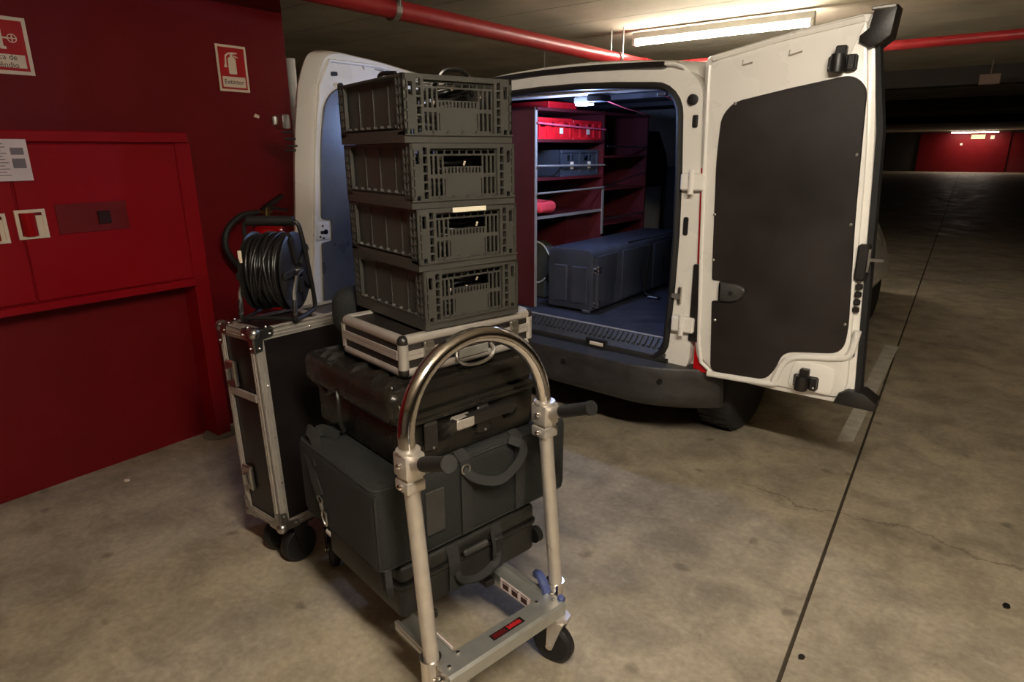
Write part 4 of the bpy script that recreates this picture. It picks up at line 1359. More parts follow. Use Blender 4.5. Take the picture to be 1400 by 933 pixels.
MB().tube(cat_curve([(LD + 0.014, 0.058, 0.150), (LD + 0.030, 0.054, 0.11), (LD + 0.024, 0.058, 0.065), (LD + 0.012, 0.068, 0.06)], 6), 0.0, flat=(0.012, 0.003), up=(1, 0, 0)).build('strap_tail', 'web', lo, smooth=0)
MB().cyl((LD - 0.01, LW - 0.002, 0.040), (LD - 0.01, LW + 0.020, 0.040), 0.026, n=18).build('foot_wheel', 'blackrub', lo)
MB().box(LD - 0.022, LD + 0.004, LW + 0.004, LW + 0.022, 0.016, 0.052, 0.005).build('foot_cap', 'alumatt', lo)

# soft equipment bag
bg = tag(empty('equipment_bag', C(-0.405, 0.090, 0.370), CY_), 'wide black padded nylon bag with web handles under the ribbed case', 'bag')
BW, BD, BH = 0.695, 0.455, 0.257
bo = soft_box(BD, BW, BH, 0.030, puff=0.0, jitter=0.0016, cuts=15).build('body', 'fabric', bg, smooth=70)
# padded lid sagging slightly
soft_box(BD * 0.985, BW * 0.97, 0.05, 0.022, puff=0.0, jitter=0.0016, cuts=13, seed=3).build('lid', 'fabric', bg, (0, 0, BH - 0.048), smooth=70)
ed = MB()
for z in (0.014, BH - 0.012):
    q = round_poly([(-BD / 2 + 0.006, -BW / 2 + 0.006), (BD / 2 - 0.006, -BW / 2 + 0.006), (BD / 2 - 0.006, BW / 2 - 0.006), (-BD / 2 + 0.006, BW / 2 - 0.006)], 0.03, 4)
    ed.tube([(x, y, z) for x, y in q], 0.0042, 6, closed=True)
ed.build('piping', 'web', bo)['kind'] = 'stuff'
MB().tube([(BD / 2 - 0.008, -BW / 2 + 0.008, 0.02), (BD / 2 - 0.006, -BW / 2 + 0.006, BH - 0.02)], 0.0045, 6).build('corner_piping', 'web', bo)
MB().box(BD / 2 + 0.002, BD / 2 + 0.007, -0.200, -0.140, 0.065, 0.195, 0.002).build('label_pocket', 'bumper', bg, label='dull grey label pocket')
for y in (-0.065, 0.135):
    MB().tube([(BD / 2 - 0.03, y, BH + 0.008), (BD / 2 + 0.004, y, BH - 0.012), (BD / 2 + 0.008, y, BH - 0.05), (BD / 2 + 0.006, y, 0.02)], 0.0, flat=(0.036, 0.004), up=(1, 0, 0.2)).build('web_strap', 'web', bg, smooth=0)
MB().tube(cat_curve([(BD / 2 + 0.010, -0.075, 0.222), (BD / 2 + 0.030, -0.050, 0.196), (BD / 2 + 0.046, 0.000, 0.176), (BD / 2 + 0.052, 0.040, 0.178), (BD / 2 + 0.050, 0.095, 0.208), (BD / 2 + 0.036, 0.122, 0.240), (BD / 2 + 0.010, 0.090, 0.262)], 6), 0.0, flat=(0.026, 0.005), up=(1, 0, 0.4)).build('carry_handle', 'web', bg, smooth=0)
n = 20
hr = MB()
q = [(0.014 * cos(2 * pi * i / n), 0.014 * sin(2 * pi * i / n)) for i in range(n)]
hr.tube([(BD / 2 + 0.016, -0.072 + a, 0.226 + b_) for a, b_ in q], 0.0025, 6, closed=True)
hr.build('d_ring', 'steel', bg)
# shoulder strap hanging down the left end with its snap hook
sp = cat_curve([(-0.10, -0.272, BH + 0.010), (-0.155, -0.30, BH + 0.022), (-0.160, -0.338, BH - 0.02), (-0.120, -0.350, BH - 0.09), (-0.085, -0.352, BH - 0.145)], 6)
MB().tube(sp, 0.0, flat=(0.034, 0.004), up=(0.1, -1, 0.2)).build('shoulder_strap', 'web', bg, smooth=0)
MB().tube(cat_curve([(-0.215, -0.30, BH - 0.05), (-0.19, -0.325, BH + 0.02), (-0.13, -0.33, BH + 0.012), (-0.09, -0.345, BH - 0.05)], 6), 0.0, flat=(0.032, 0.004), up=(0.2, -0.8, 0.6)).build('shoulder_strap', 'web', bg, smooth=0)
hk = MB()
hx_, hyy, hz_ = -0.082, -0.354, BH - 0.150
hk.tube([(hx_ + 0.016 * cos(2 * pi * i / 14), hyy, hz_ - 0.004 + 0.010 * sin(2 * pi * i / 14)) for i in range(14)], 0.0025, 6, closed=True)
hk.cyl((hx_ + 0.004, hyy, hz_ - 0.012), (hx_ + 0.010, hyy, hz_ - 0.032), 0.006, n=10)
hk.tube(cat_curve([(hx_ + 0.012, hyy, hz_ - 0.034), (hx_ + 0.004, hyy, hz_ - 0.052), (hx_ + 0.020, hyy, hz_ - 0.078), (hx_ + 0.034, hyy, hz_ - 0.066), (hx_ + 0.030, hyy, hz_ - 0.040), (hx_ + 0.018, hyy, hz_ - 0.034)], 5), 0.0036, 8)
hk.build('snap_hook', 'steel', bg, label='bright metal snap hook')
# straps dangling below the bag
for k in range(3):
    MB().tube(cat_curve([(BD / 2 - 0.01 - 0.03 * k, -0.318 + 0.006 * k, 0.02), (BD / 2 + 0.006 - 0.02 * k, -0.325 + 0.006 * k, -0.03), (BD / 2 - 0.004 - 0.02 * k, -0.318 + 0.006 * k, -0.070)], 5), 0.0, flat=(0.020, 0.004), up=(1, 0, 0)).build('loose_strap', 'web', bg, smooth=0)

# ribbed hard case
rc = tag(empty('ribbed_case', C(-0.452, 0.085, 0.6315), CY_), 'black hard plastic case with ribbed lid under the aluminium case', 'case')
RD, RW = 0.256, 0.250
MB().prism(round_poly([(-RD + 0.012, -RW + 0.012), (RD - 0.012, -RW + 0.012), (RD - 0.012, RW - 0.012), (-RD + 0.012, RW - 0.012)], 0.03, 5), 'z', 0.0, 0.128, 0.012, 2).build('base', 'casepl', rc)
lid = MB()
for z0, z1, e, b in ((0.128, 0.150, 0.0, 0.003), (0.150, 0.218, -0.014, 0.030)):
    q = round_poly([(-RD - e * -1, -RW - e * -1), (RD + e, -RW - e * -1), (RD + e, RW + e), (-RD - e * -1, RW + e)], 0.035, 6)
    lid.prism(q, 'z', z0 - (0.03 if e else 0), z1, b, 5 if e else 1)
lido = lid.build('lid', 'casepl', rc)
# the ribs roll over the left edge and run across the lid
for xr, wd in ((-0.195, 0.040), (-0.140, 0.026), (0.000, 0.030), (0.100, 0.050), (0.170, 0.040)):
    for ys in (-1, 1):
        pass
    path = [(xr, -RW + 0.008, 0.155), (xr, -RW + 0.007, 0.184)]
    for i in range(1, 8):
        a = pi / 2 * i / 8
        path.append((xr, -RW + 0.037 - 0.030 * cos(a), 0.188 + 0.030 * sin(a) + 0.002))
    path += [(xr, -RW + 0.05, 0.2205), (xr, RW - 0.05, 0.2205)]
    for i in range(7, 0, -1):
        a = pi / 2 * i / 8
        path.append((xr, RW - 0.037 + 0.030 * cos(a), 0.188 + 0.030 * sin(a) + 0.002))
    path += [(xr, RW - 0.007, 0.155)]
    MB().tube(path, 0.0, flat=(wd, 0.010), up=(0, -0.3, 1) if False else None or (0, -1e-3, 1)).build('rib', 'casepl', lido) if False else None
    rb = MB()
    vs, fs = [], []
    ctr = Vector((xr, 0, 0.10))
    for j, p in enumerate(path):
        p = Vector(p)
        if p.y < -RW + 0.0375:
            nn = Vector((0, -RW + 0.037, 0.188))
        elif p.y > RW - 0.0375:
            nn = Vector((0, RW - 0.037, 0.188))
        else:
            nn = Vector((0, p.y, 0.1))
        o = Vector((0, p.y - nn.y, max(0.0, p.z - nn.z)))
        o = o.normalized() if o.length > 1e-6 else Vector((0, 0, 1))
        for dx, up_ in ((-wd / 2, -0.006), (-wd / 2 + 0.005, 0.010), (wd / 2 - 0.005, 0.010), (wd / 2, -0.006)):
            vs.append((xr + dx, p.y + o.y * up_, p.z + o.z * up_))
    for j in range(len(path) - 1):
        for q in range(3):
            fs.append([j * 4 + q, j * 4 + q + 1, (j + 1) * 4 + q + 1, (j + 1) * 4 + q])
    rb.add(vs, fs)
    rb.build('rib', 'casepl', lido, smooth=40)
# side hinge wings and channel on the left end
MB().tube(cat_curve([(-RD + 0.02, -RW - 0.004, 0.150), (-0.19, -RW - 0.006, 0.142), (-0.13, -RW - 0.004, 0.118), (-0.08, -RW - 0.002, 0.138), (0.02, -RW - 0.006, 0.152), (0.10, -RW - 0.006, 0.148), (0.18, -RW - 0.004, 0.138), (RD - 0.02, -RW, 0.142)], 5), 0.008, 8).build('lid_lip', 'casepl', rc)
MB().box(-0.125, -0.085, -RW - 0.008, -RW + 0.012, 0.12, 0.215, 0.006).build('side_clasp', 'casepl', rc)
MB().tube(cat_curve([(-0.06, -RW - 0.006, 0.16), (-0.04, -RW - 0.014, 0.12), (-0.045, -RW - 0.012, 0.06), (-0.05, -RW, 0.02)], 5), 0.007, 8).build('side_handle', 'blackpl', rc)
MB().tube([(RD - 0.055, -RW + 0.02, 0.222), (RD - 0.004, -RW + 0.014, 0.170)], 0.002, 6).build('pale_crease_line', 'alumatt', rc)  # thin pale line over the front left corner of the lid
# front lip, handle, latches
MB().box(RD - 0.006, RD + 0.006, -RW + 0.01, RW - 0.01, 0.122, 0.136, 0.003).build('front_lip', 'casepl', rc)
hb = MB()
hb.tube(cat_curve([(RD - 0.005, -0.115, 0.062), (RD + 0.024, -0.112, 0.090), (RD + 0.030, -0.08, 0.104), (RD + 0.030, 0.08, 0.104), (RD + 0.024, 0.112, 0.090), (RD - 0.005, 0.115, 0.062)], 6), 0.0, flat=(0.030, 0.018), up=(1, 0, 0))
hb.build('handle', 'blackpl', rc)
MB().box(RD + 0.006, RD + 0.042, -0.098, -0.034, 0.086, 0.120, 0.006).build('handle_tag', 'alumatt', rc, label='pale tag wrapped round the handle')
for y in (-0.155, 0.02):
    g = MB().box(RD - 0.004, RD + 0.012, y - 0.022, y + 0.022, 0.040, 0.122, 0.006)
    lo_ = g.build('latch', 'blackpl', rc)
    MB().ball((RD + 0.014, y, 0.052), 0.005, 8).build('latch_rivet', 'steel', lo_)

# aluminium flight-style small case
ac = tag(empty('aluminium_case', C(-0.415, 0.122, 0.8665), CY_), 'slim black and silver aluminium case directly under the plastic crates', 'case')
AD, AW, AH = 0.165, 0.232, 0.108
MB().box(-AD + 0.004, AD - 0.004, -AW + 0.004, AW - 0.004, 0.004, AH - 0.004, 0.012, 3).build('shell', 'aluskin', ac)
for sx, sy in ((1, 0), (-1, 0), (0, 1), (0, -1)):
    for z in (0.011, AH - 0.011):
        e = MB()
        L = AD if sy else AW
        if sx:
            e.cyl((sx * (AD - 0.013), -L + 0.020, z), (sx * (AD - 0.013), L - 0.020, z), 0.0145, n=16)
        else:
            e.cyl((-L + 0.020, sy * (AW - 0.013), z), (L - 0.020, sy * (AW - 0.013), z), 0.0145, n=16)
        e.build('edge_profile', 'alumatt', ac)
    b = MB()
    for z in (0.056, 0.069):
        if sx:
            b.box(sx * AD - 0.003 if sx > 0 else -AD - 0.002, sx * AD + 0.002 if sx > 0 else -AD + 0.003, -AW + 0.02, AW - 0.02, z - 0.0105 / 1, z + 0.0015, 0.001)
        else:
            b.box(-AD + 0.02, AD - 0.02, sy * AW - 0.003 if sy > 0 else -AW - 0.002, sy * AW + 0.002 if sy > 0 else -AW + 0.003, z - 0.0105, z + 0.0015, 0.001)
    b.build('closing_band', 'alumatt', ac)
for sx in (-1, 1):
    for sy in (-1, 1):
        MB().cyl((sx * (AD - 0.013), sy * (AW - 0.013), 0.02), (sx * (AD - 0.013), sy * (AW - 0.013), AH - 0.02), 0.0145, n=16).build('corner_profile', 'alumatt', ac)
        for z in (0.013, AH - 0.013):
            MB().ball((sx * (AD - 0.014), sy * (AW - 0.014), z), 0.0165, 14).build('corner_cap', 'blackpl', ac)
for y in (-0.150, 0.150):
    l = MB().box(AD - 0.002, AD + 0.010, y - 0.016, y + 0.016, 0.040, 0.088, 0.003)
    l.cyl((AD + 0.010, y - 0.012, 0.070), (AD + 0.010, y + 0.012, 0.070), 0.005, n=10)
    l.build('latch', 'steel', ac)
hl = cat_curve([(AD + 0.004, -0.060, 0.040), (AD + 0.014, -0.066, 0.022), (AD + 0.018, -0.045, 0.002), (AD + 0.018, 0.0, -0.006), (AD + 0.018, 0.045, 0.002), (AD + 0.014, 0.066, 0.022), (AD + 0.004, 0.060, 0.040)], 5)
ho = MB().tube(hl, 0.005, 8).build('handle', 'steel', ac)
MB().box(AD + 0.002, AD + 0.006, -0.052, 0.052, 0.016, 0.044, 0.002).build('handle_plate', 'alu', ac, smooth=0)

# black pouch tucked behind the aluminium case
tag(soft_box(0.105, 0.24, 0.150, 0.045, puff=0.006, jitter=0.004, cuts=9, seed=9).build('camera_pouch', 'fabric', loc=C(-0.735, 0.075, 0.864), rot=(0, 0, CY_), smooth=70),
    'black padded pouch on the ribbed case behind the aluminium case', 'pouch')

# ================================================================== FOLDING CRATES
KW, KD, KH = 0.157, 0.200, 0.156        # half width, half depth, height
RQ = Matrix.Rotation(pi / 2, 4, 'Z')


def make_crate():
    root = empty('folding_crate', (0, 0, 0), CY_)
    b = MB()
    # base tray with its raised rim
    b.box(-KD + 0.01, KD - 0.01, -KW + 0.01, KW - 0.01, 0.004, 0.010)
    n4 = [(-KD, -KW), (KD, -KW), (KD, KW), (-KD, KW)]
    b.ring(n4, [(-KD + 0.012, -KW + 0.012), (KD - 0.012, -KW + 0.012), (KD - 0.012, KW - 0.012), (-KD + 0.012, KW - 0.012)], 'z', 0.0, 0.019)
    for s in (-1, 1):
        b.box(-KD, KD, s * KW - (0.006 if s > 0 else 0), s * KW + (0 if s > 0 else 0.006), 0.019, 0.034)
        b.box(s * KD - (0.010 if s > 0 else -0.0), s * KD + (0.004 if s > 0 else 0.010), -KW, KW, 0.017, 0.0205)
    for s in (-1, 1):
        for k in range(5):
            y = -0.085 + 0.042 * k
            b.prism([(y, 0.020), (y + 0.004, 0.020), (y + 0.014, 0.030), (y + 0.010, 0.030)], 'x', s * KD - 0.010 if s > 0 else -KD, s * KD if s > 0 else -KD + 0.010)
        for k in range(8):
            x = -0.15 + 0.042 * k
            b.prism([(x, 0.030), (x + 0.012, 0.030), (x + 0.006, 0.042)], 'y', s * KW - 0.010 if s > 0 else -KW, s * KW if s > 0 else -KW + 0.010)
    b.build('base_tray', 'crate', root, smooth=0)
    # short ends: lattice with hand hole
    for s in (1, -1):
        R = Matrix.Rotation(0 if s > 0 else pi, 4, 'Z')
        X = R @ Matrix.Translation((KD, 0, 0)) @ RQ
        holes = []
        fr = [(-0.101, 0.101, 0.024, 0.144)]
        e = MB()
        # outer frame of the end
        lad = []
        for k in range(6):
            z0 = 0.024 + k * 0.0212
            for sg in (-1, 1):
                lad.append((min(sg * 0.1095, sg * 0.1210), max(sg * 0.1095, sg * 0.1210), z0, z0 + 0.0165))
        e.panel(-0.128, 0.128, 0.019, KH, 0.010, fr + lad, X)
        e.build('end_frame', 'crate', root, smooth=0)
        # recessed panel
        X2 = R @ Matrix.Translation((KD - 0.009, 0, 0)) @ RQ
        for k in range(9):
            y = -0.098 + k * 0.0222
            holes.append((y, y + 0.019, 0.1310, 0.1390))
        holes.append((-0.058, 0.058, 0.100, 0.1265))
        for k in range(11):
            y = -0.056 + k * 0.0104
            holes.append((y, y + 0.0050, 0.084, 0.097))
        for sg in (-1, 1):
            for k in range(3):
                y = sg * (0.0665 + k * 0.0135)
                holes.append((y - 0.0040, y + 0.0040, 0.082, 0.126))
                holes.append((y - 0.0040, y + 0.0040, 0.029, 0.072))
            y = sg * 0.0555
            holes.append((y - 0.0014, y + 0.0014, 0.030, 0.070))
        MB().panel(-0.106, 0.106, 0.020, 0.146, 0.004, holes, X2).build('end_panel', 'crate', root, smooth=0)
    # corner posts with ladder openings and a latch pocket
    for sx in (1, -1):
        for sy in (1, -1):
            e = MB()
            R = Matrix.Rotation(0 if sx > 0 else pi, 4, 'Z')
            X = R @ Matrix.Translation((KD, 0, 0)) @ RQ
            yy0, yy1 = (0.128, KW) if sy * sx > 0 else (-KW, -0.128)
            hol = []
            ye = (KW - 0.011, KW - 0.002) if yy0 > 0 else (-KW + 0.002, -KW + 0.011)
            for k in range(5):
                z0 = 0.030 + k * 0.0235
                hol.append((ye[0], ye[1], z0, z0 + 0.018))
            ym = (0.131, 0.142) if yy0 > 0 else (-0.142, -0.131)
            hol.append((ym[0], ym[1], 0.108, 0.138))
            hol.append((ym[0], ym[1], 0.019, 0.032))
            e.panel(yy0, yy1, 0.019, KH, 0.008, hol, X)
            # return along the long side
            ys = sy * KW
            xa, xb = sorted((sx * KD, sx * (KD - 0.036)))
            hs2 = []
            for k in range(6):
                z0 = 0.026 + k * 0.0212
                for u0, u1 in ((0.004, 0.0165), (0.0205, 0.033)):
                    p_ = sorted((sx * (KD - u0), sx * (KD - u1)))
                    hs2.append((p_[0], p_[1], z0, z0 + 0.0165))
            Y = Matrix.Translation((0, ys if sy < 0 else ys - 0.008, 0))
            e.panel(xa, xb, 0.019, KH, 0.008, hs2, Y)
            e.build('corner_post', 'crate', root, smooth=0)
    # long sides: deep recess with ribs
    for s in (-1, 1):
        R = Matrix.Rotation(0 if s < 0 else pi, 4, 'Z')
        e = MB()
        X = R @ Matrix.Translation((0, -KW, 0))
        e.panel(-KD + 0.036, KD - 0.036, 0.030, KH, 0.010, [(-KD + 0.040, KD - 0.040, 0.036, 0.150)], X)
        e.build('side_frame', 'crate', root, smooth=0)
        p = MB()
        X2 = R @ Matrix.Translation((0, -KW + 0.014, 0))
        hh = [(0.120 + 0.009 * k, 0.1235 + 0.009 * k, z, z + 0.030) for k in range(5) for z in (0.045, 0.095)]
        p.panel(-KD + 0.030, KD - 0.026, 0.032, KH - 0.004, 0.004, hh, X2)
        for x in (-0.085, 0.005, 0.095):
            p.box(x - 0.0016, x + 0.0016, -0.003, 0.001, 0.034, 0.146, X=X2)
        p.build('side_panel', 'crate', root, smooth=0)
    # rounded grip at the middle of the long rim
    for s in (-1, 1):
        MB().prism(round_poly([(-0.10, 0.0), (0.10, 0.0), (0.075, 0.010), (-0.075, 0.010)], 0.008, 3), 'y', s * KW - (0.010 if s > 0 else 0), s * KW + (0 if s > 0 else 0.010)).build('rim_grip', 'crate', root, (0, 0, KH - 0.002)) if False else None
    return root


crate0 = make_crate()
crate_txt = ['topmost of the four dark grey plastic crates, cables showing at its rim', 'second from the top of the four dark grey plastic crates',
             'third from the top of the grey plastic crates, cream strip on its rim', 'lowest of the four dark grey plastic crates, on the aluminium case']
where = ['topmost', 'second', 'third', 'lowest']


def cable_coil(seed, hgt):
    rnd = random.Random(seed)
    mb = MB()
    for k in range(3):
        pts = []
        ph = rnd.random() * 6
        a, b_ = 0.125 + rnd.random() * 0.03, 0.085 + rnd.random() * 0.03
        turns = 2
        for i in range(turns * 18 + 1):
            t = 2 * pi * i / 18 + ph
            pts.append((a * cos(t) + 0.01 * rnd.random(), b_ * sin(t) + 0.01 * rnd.random(), 0.03 + (hgt - 0.03) * (k * turns + i / 18) / (3 * turns) + 0.012 * sin(2 * t + ph)))
        mb.tube(cat_curve(pts, 2), 0.0058, 7)
    return mb


for i in range(4):
    z = 0.9795 + 0.1572 * (3 - i)
    f = 3 - i
    ya_ = CY_ + radians((-6.0, -5.2, -4.0, -2.5)[i])
    near = C(-0.252 - 0.002 * f, -0.031 - 0.010 * f, z)
    o = crate0 if i == 0 else copy_tree(crate0)
    o.location = near + Matrix.Rotation(ya_, 3, 'Z') @ Vector((-KD, KW, 0))
    o.rotation_euler = (0, 0, ya_)
    tag(o, crate_txt[i], 'crate', 'folding crates stacked on the hand truck')
    if i == 2:
        MB().box(KD + 0.0104, KD + 0.0112, -0.058, 0.046, KH - 0.0115, KH + 0.0005).build('label_strip', 'striplabel', o, smooth=0, label='cream paper label strip on the rim')
        o.children[-1].location = (-0.010, 0, 0)
    cc = cable_coil(i + 3, 0.150 if i == 0 else 0.128)
    co = tag(cc.build('cable_coil', 'cable', loc=o.location + Vector((0, 0, 0)) if False else (o.location.x, o.location.y, z + (0.014 if i == 0 else 0.004)), rot=(0, 0, ya_), smooth=60),
             'coiled black cable inside the %s grey crate' % where[i], 'cable', 'cable coils in the crates')
    if i == 0:
        MB().tube(cat_curve([(0.16, -0.06, 0.10), (0.172, -0.035, 0.150), (0.175, 0.0, 0.160), (0.172, 0.04, 0.150), (0.16, 0.06, 0.10)], 5), 0.0055, 7).build('cable_loop', 'cable', co)
    # pale cable ties and plug tips seen through the lattice
    rnd = random.Random(40 + i)
    for k in range(4):
        y = rnd.uniform(-0.085, 0.085)
        zz = rnd.uniform(0.05, 0.12)
        MB().cyl((0.172, y, zz), (0.178, y, zz + 0.010), 0.0028, n=6).build('cable_tip', 'cream', co)

# ================================================================== FLIGHT CASE AND CABLE REEL
FY = radians(-3)
FO = Vector((-1.800, 1.042, 0))
FM = Matrix.Translation(FO) @ Matrix.Rotation(FY, 4, 'Z')
fc = tag(empty('flight_case', FO, rot=(0, radians(-2.3), FY)), 'tall black flight case with aluminium edges on casters beside the stack', 'case')
FX, FL, FZ0, FZ1 = -0.235, 0.78, 0.170, 0.885
MB().box(FX + 0.006, -0.006, 0.006, FL - 0.006, FZ0 + 0.006, FZ1 - 0.006).build('panel_box', 'flight', fc, smooth=0)
wd = 0.034


def edge(a, b_, d1_, d2_):
    """angle extrusion from a to b with flanges toward d1 and d2"""
    a, b_, d1_, d2_ = Vector(a), Vector(b_), Vector(d1_), Vector(d2_)
    m = MB()
    t = 0.004
    L = (b_ - a)
    for u, v in ((d1_, d2_), (d2_, d1_)):
        c0 = a
        for o0, o1 in ((0.0, 1.0), (0.30, 0.42), (0.62, 0.74)):
            th = t if o0 == 0 else t + 0.003
            p = [c0 + u * (wd * o0) - v * (th - t), c0 + u * (wd * o1) - v * (th - t), c0 + u * (wd * o1) + v * t, c0 + u * (wd * o0) + v * t]
            vs = p + [q + L for q in p]
            m.add(vs, [[0, 1, 2, 3], [7, 6, 5, 4], [0, 4, 5, 1], [1, 5, 6, 2], [2, 6, 7, 3], [3, 7, 4, 0]])
    m.build('edge_profile', 'alumatt', fc, smooth=0)


X_, Y_, Z_ = Vector((1, 0, 0)), Vector((0, 1, 0)), Vector((0, 0, 1))
for x, dx in ((FX, 1), (0, -1)):
    for y, dy in ((0, 1), (FL, -1)):
        edge((x, y, FZ0), (x, y, FZ1), X_ * dx, Y_ * dy)
    for z, dz in ((FZ0, 1), (FZ1, -1)):
        edge((x, 0, z), (x, FL, z), X_ * dx, Z_ * dz)
for y, dy in ((0, 1), (FL, -1)):
    for z, dz in ((FZ0, 1), (FZ1, -1)):
        edge((FX, y, z), (0, y, z), Y_ * dy, Z_ * dz)
for x, dx in ((FX, 1), (0, -1)):
    for y, dy in ((0, 1), (FL, -1)):
        for z, dz in ((FZ0, 1), (FZ1, -1)):
            cb_ = MB()
            e = 0.0025
            for (u, v, nrm) in ((X_ * dx, Y_ * dy, Z_ * -dz), (Y_ * dy, Z_ * dz, X_ * -dx), (X_ * dx, Z_ * dz, Y_ * -dy)):
                c0 = Vector((x, y, z)) + nrm * 0.0045
                poly = [c0, c0 + u * 0.070, c0 + u * 0.066 + v * 0.024, c0 + u * 0.030 + v * 0.030, c0 + u * 0.024 + v * 0.066, c0 + v * 0.070]
                vs = poly + [p - nrm * 0.003 for p in poly]
                cb_.add(vs, [[0, 1, 2, 3, 4, 5], [11, 10, 9, 8, 7, 6]] + [[i, (i + 1) % 6, 6 + (i + 1) % 6, 6 + i] for i in range(6)])
            cb_.ball((x + dx * 0.008, y + dy * 0.008, z + dz * 0.008), 0.020, 14)
            for (u, v, nrm) in ((X_ * dx, Y_ * dy, Z_ * -dz), (Y_ * dy, Z_ * dz, X_ * -dx), (X_ * dx, Z_ * dz, Y_ * -dy)):
                for uu, vv in ((0.055, 0.014), (0.014, 0.055)):
                    q = Vector((x, y, z)) + nrm * 0.006 + u * uu + v * vv
                    cb_.ball(q, 0.0042, 6)
            cb_.build('ball_corner', 'steel', fc)
# lid joint and butterfly latches on the narrow left side
MB().box(FX + 0.03, -0.03, -0.006, 0.002, 0.640, 0.668, 0.002).build('lid_joint', 'alumatt', fc, smooth=0)
for z in (0.72, 0.33):
    b = MB().box(FX / 2 - 0.085, FX / 2 - 0.025, -0.012, 0.003, z - 0.045, z + 0.045, 0.004)
    b.cyl((FX / 2 - 0.055, -0.020, z - 0.02), (FX / 2 - 0.055, -0.020, z + 0.02), 0.008, n=10)
    b.build('butterfly_latch', 'steel', fc)
for y in (0.20, 0.40, 0.60):
    MB().ball((0.005, y, FZ1 - 0.020), 0.0045, 8).build('rivet', 'chrome', fc)
for z in (0.35, 0.52, 0.70):
    MB().ball((0.004, 0.024, z), 0.0045, 8).build('rivet', 'chrome', fc)
# handle recess strip across the lid
MB().box(FX + 0.04, -0.04, 0.26, 0.285, FZ1 - 0.004, FZ1 + 0.002).build('lid_strip', 'alumatt', fc, smooth=0)
MB().box(FX + 0.04, -0.04, 0.03, 0.045, FZ1 - 0.004, FZ1 + 0.002).build('lid_strip', 'alumatt', fc, smooth=0)
for cx in (FX + 0.06, -0.055):
    for cy in (0.085, FL - 0.085):
        f = MB().box(cx - 0.045, cx + 0.045, cy - 0.045, cy + 0.045, FZ0 - 0.012, FZ0 - 0.002)
        f.prism([(cy - 0.03, FZ0 - 0.012), (cy + 0.03, FZ0 - 0.012), (cy + 0.012, 0.05), (cy - 0.012, 0.05)], 'x', cx - 0.034, cx - 0.030)
        f.prism([(cy - 0.03, FZ0 - 0.012), (cy + 0.03, FZ0 - 0.012), (cy + 0.012, 0.05), (cy - 0.012, 0.05)], 'x', cx + 0.030, cx + 0.034)
        fo_ = f.build('caster_fork', 'blackpl', fc, smooth=0)
        MB().lathe([(0.02, -0.022), (0.058, -0.024), (0.066, -0.012), (0.066, 0.012), (0.058, 0.024), (0.02, 0.022)], 28, Matrix.Translation((cx, cy, 0.066)) @ Matrix.Rotation(pi / 2, 4, 'Y')).build('caster_wheel', 'blackrub', fo_)

# ---- cable reel standing on the flight case
RYAW = radians(34)
rl = tag(empty('cable_reel', (-1.935, 1.215, FZ1 + 0.004), RYAW), 'black cable reel with tubular stand standing on the flight case', 'reel')
HB = 0.062       # half width of the drum
RZ_, RR = 0.158, 0.132


def ring_disc(x0, x1, r):
    return MB().lathe([(0.03, x0), (r - 0.008, x0), (r, x0 + 0.004), (r, x1 - 0.004), (r - 0.008, x1), (0.03, x1)], 40, Matrix.Translation((0, 0, RZ_)) @ Matrix.Rotation(pi / 2, 4, 'Y'))


for s in (-1, 1):
    a, b_ = sorted((s * HB, s * (HB + 0.010)))
    fl_ = ring_disc(a, b_, RR).build('flange', 'blackpl', rl)
    k = MB()
    for q in range(5):
        ang = 2 * pi * q / 5 + 0.3
        k.box(min(s * (HB + 0.010), s * (HB + 0.020)), max(s * (HB + 0.010), s * (HB + 0.020)), -0.012, 0.012, 0.03, RR - 0.01, 0.003, X=Matrix.Translation((0, 0, RZ_)) @ Matrix.Rotation(ang, 4, 'X'))
    k.build('spoke', 'blackpl', fl_)['kind'] = 'stuff'
MB().cyl((-HB, 0, RZ_), (HB, 0, RZ_), 0.07, n=24).build('drum', 'blackpl', rl)
# windings, each layer a few turns; slightly crossing
wn = MB()
rnd = random.Random(5)
for layer, rr in enumerate((0.096, 0.108, 0.118)):
    nt_w = 10
    pts = []
    for i in range(nt_w * 20 + 1):
        t = i / 20
        x = -HB + 0.009 + (2 * HB - 0.018) * ((t / nt_w) if layer % 2 == 0 else 1 - t / nt_w)
        a = 2 * pi * t
        pts.append((x + 0.003 * sin(a * 1.3 + layer), (rr + 0.004 * sin(3.1 * t + layer)) * cos(a), RZ_ + (rr + 0.004 * sin(2.3 * t)) * sin(a)))
    wn.tube(pts, 0.0062, 7)
wn.build('winding', 'cable', rl, smooth=60)['kind'] = 'stuff'
for tilt, off in ((0.22, 0.0), (-0.16, 0.02), (0.12, -0.03)):
    q = [(off + tilt * 0.125 * sin(2 * pi * i / 30), 0.127 * cos(2 * pi * i / 30), RZ_ + 0.127 * sin(2 * pi * i / 30)) for i in range(30)]
    MB().tube(q, 0.0058, 7, closed=True).build('loose_turn', 'cable', rl, smooth=60)
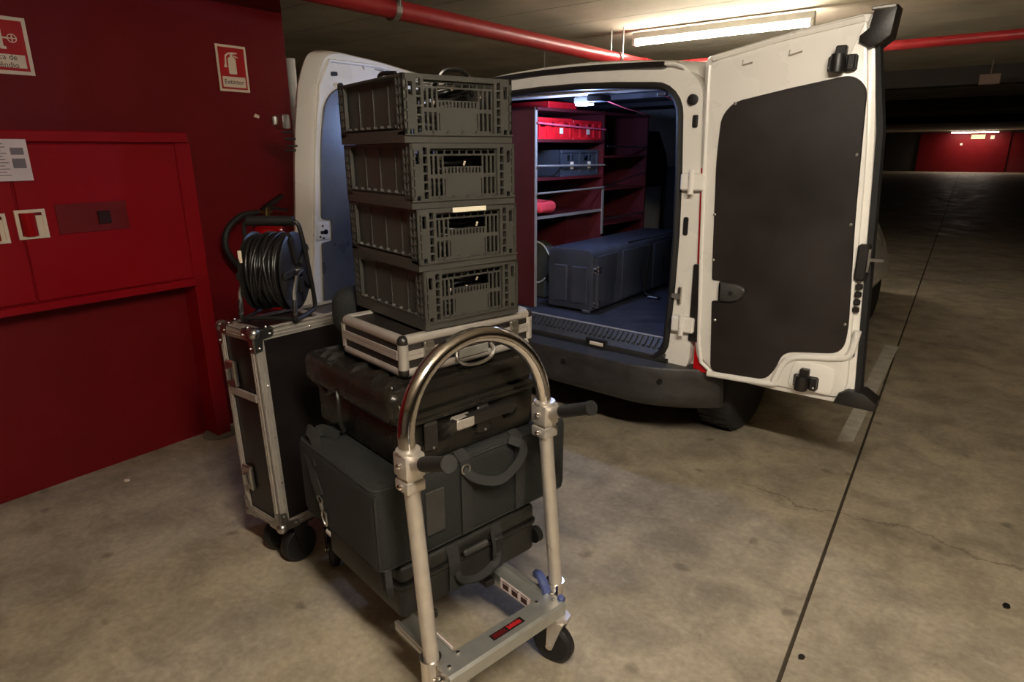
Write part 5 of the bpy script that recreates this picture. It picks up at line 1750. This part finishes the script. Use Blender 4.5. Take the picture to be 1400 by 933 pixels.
# stand: one bent tube per side, joined by the grip
XS = HB + 0.030
GZ = 0.325
for s in (-1, 1):
    pth = cat_curve([(s * XS * 0.55, 0.0, GZ), (s * XS * 0.95, 0.0, GZ - 0.006), (s * XS * 1.06, 0.008, GZ - 0.05), (s * XS * 1.08, 0.035, 0.17), (s * XS * 1.08, 0.062, 0.05), (s * XS * 1.05, 0.062, 0.014), (s * XS * 1.02, 0.02, 0.009),
                     (s * XS * 1.0, -0.075, 0.009), (s * XS * 1.0, -0.100, 0.022), (s * XS * 0.99, -0.088, 0.09), (s * XS * 0.98, -0.045, 0.150), (s * XS * 0.98, 0.0, RZ_)], 5)
    MB().tube(pth, 0.0075, 10).build('stand_frame', 'blackpl' if s < 0 else 'blackpl', rl, smooth=60)
MB().tube([(XS * 1.0, -0.100, 0.030), (XS * 0.985, -0.088, 0.10), (XS * 0.98, -0.050, 0.148)], 0.0082, 10).build('stand_leg', 'steel', rl)
MB().tube([(-XS * 1.0, -0.100, 0.030), (-XS * 0.985, -0.088, 0.10), (-XS * 0.98, -0.050, 0.148)], 0.0082, 10).build('stand_leg', 'steel', rl)
MB().tube([(-XS, -0.07, 0.009), (XS, -0.07, 0.009)], 0.0075, 10).build('base_bar', 'blackpl', rl)
MB().cyl((-XS * 0.85, 0, GZ), (XS * 0.85, 0, GZ), 0.0165, n=18).build('grip', 'blackrub', rl)
MB().cyl((-XS, 0, RZ_), (XS, 0, RZ_), 0.012, n=12).build('axle', 'steel', rl)
MB().box(XS - 0.012, XS - 0.002, -0.020, 0.012, RZ_ - 0.075, RZ_ - 0.02, 0.004).build('socket_cover', 'blackpl', rl)
MB().box(-0.010, 0.002, -0.138, -0.134, RZ_ + 0.06, RZ_ + 0.10, 0.001).build('paper_tag', 'cream', rl, (-HB + 0.004, 0.02, -0.015), smooth=0, label='small pale tag at the drum edge')

# ================================================================== small litter on the floor
lit = [((-2.98, 1.00), 'cream', 'tiny white paper scrap on the floor near the red wall', 0.012),
       ((-0.255, 1.72), 'cable', 'small dark pebble beside the floor joint', 0.011),
       ((0.22, 2.35), 'cable', 'small dark leaf on the open floor at the right', 0.013),
       ((-1.62, 0.13), 'cable', 'small dark leaf on the floor at bottom left', 0.016)]
for (x, y), m_, lab, s in lit:
    d = MB()
    pl = [(s * (0.6 + 0.5 * random.random()) * cos(2 * pi * i / 7) * 1.4, s * (0.6 + 0.5 * random.random()) * sin(2 * pi * i / 7)) for i in range(7)]
    d.prism(pl, 'z', 0.0005, 0.005)
    tag(d.build('litter', m_, loc=(x, y, 0), rot=(0, 0, random.random() * 3), smooth=0), lab, 'litter')
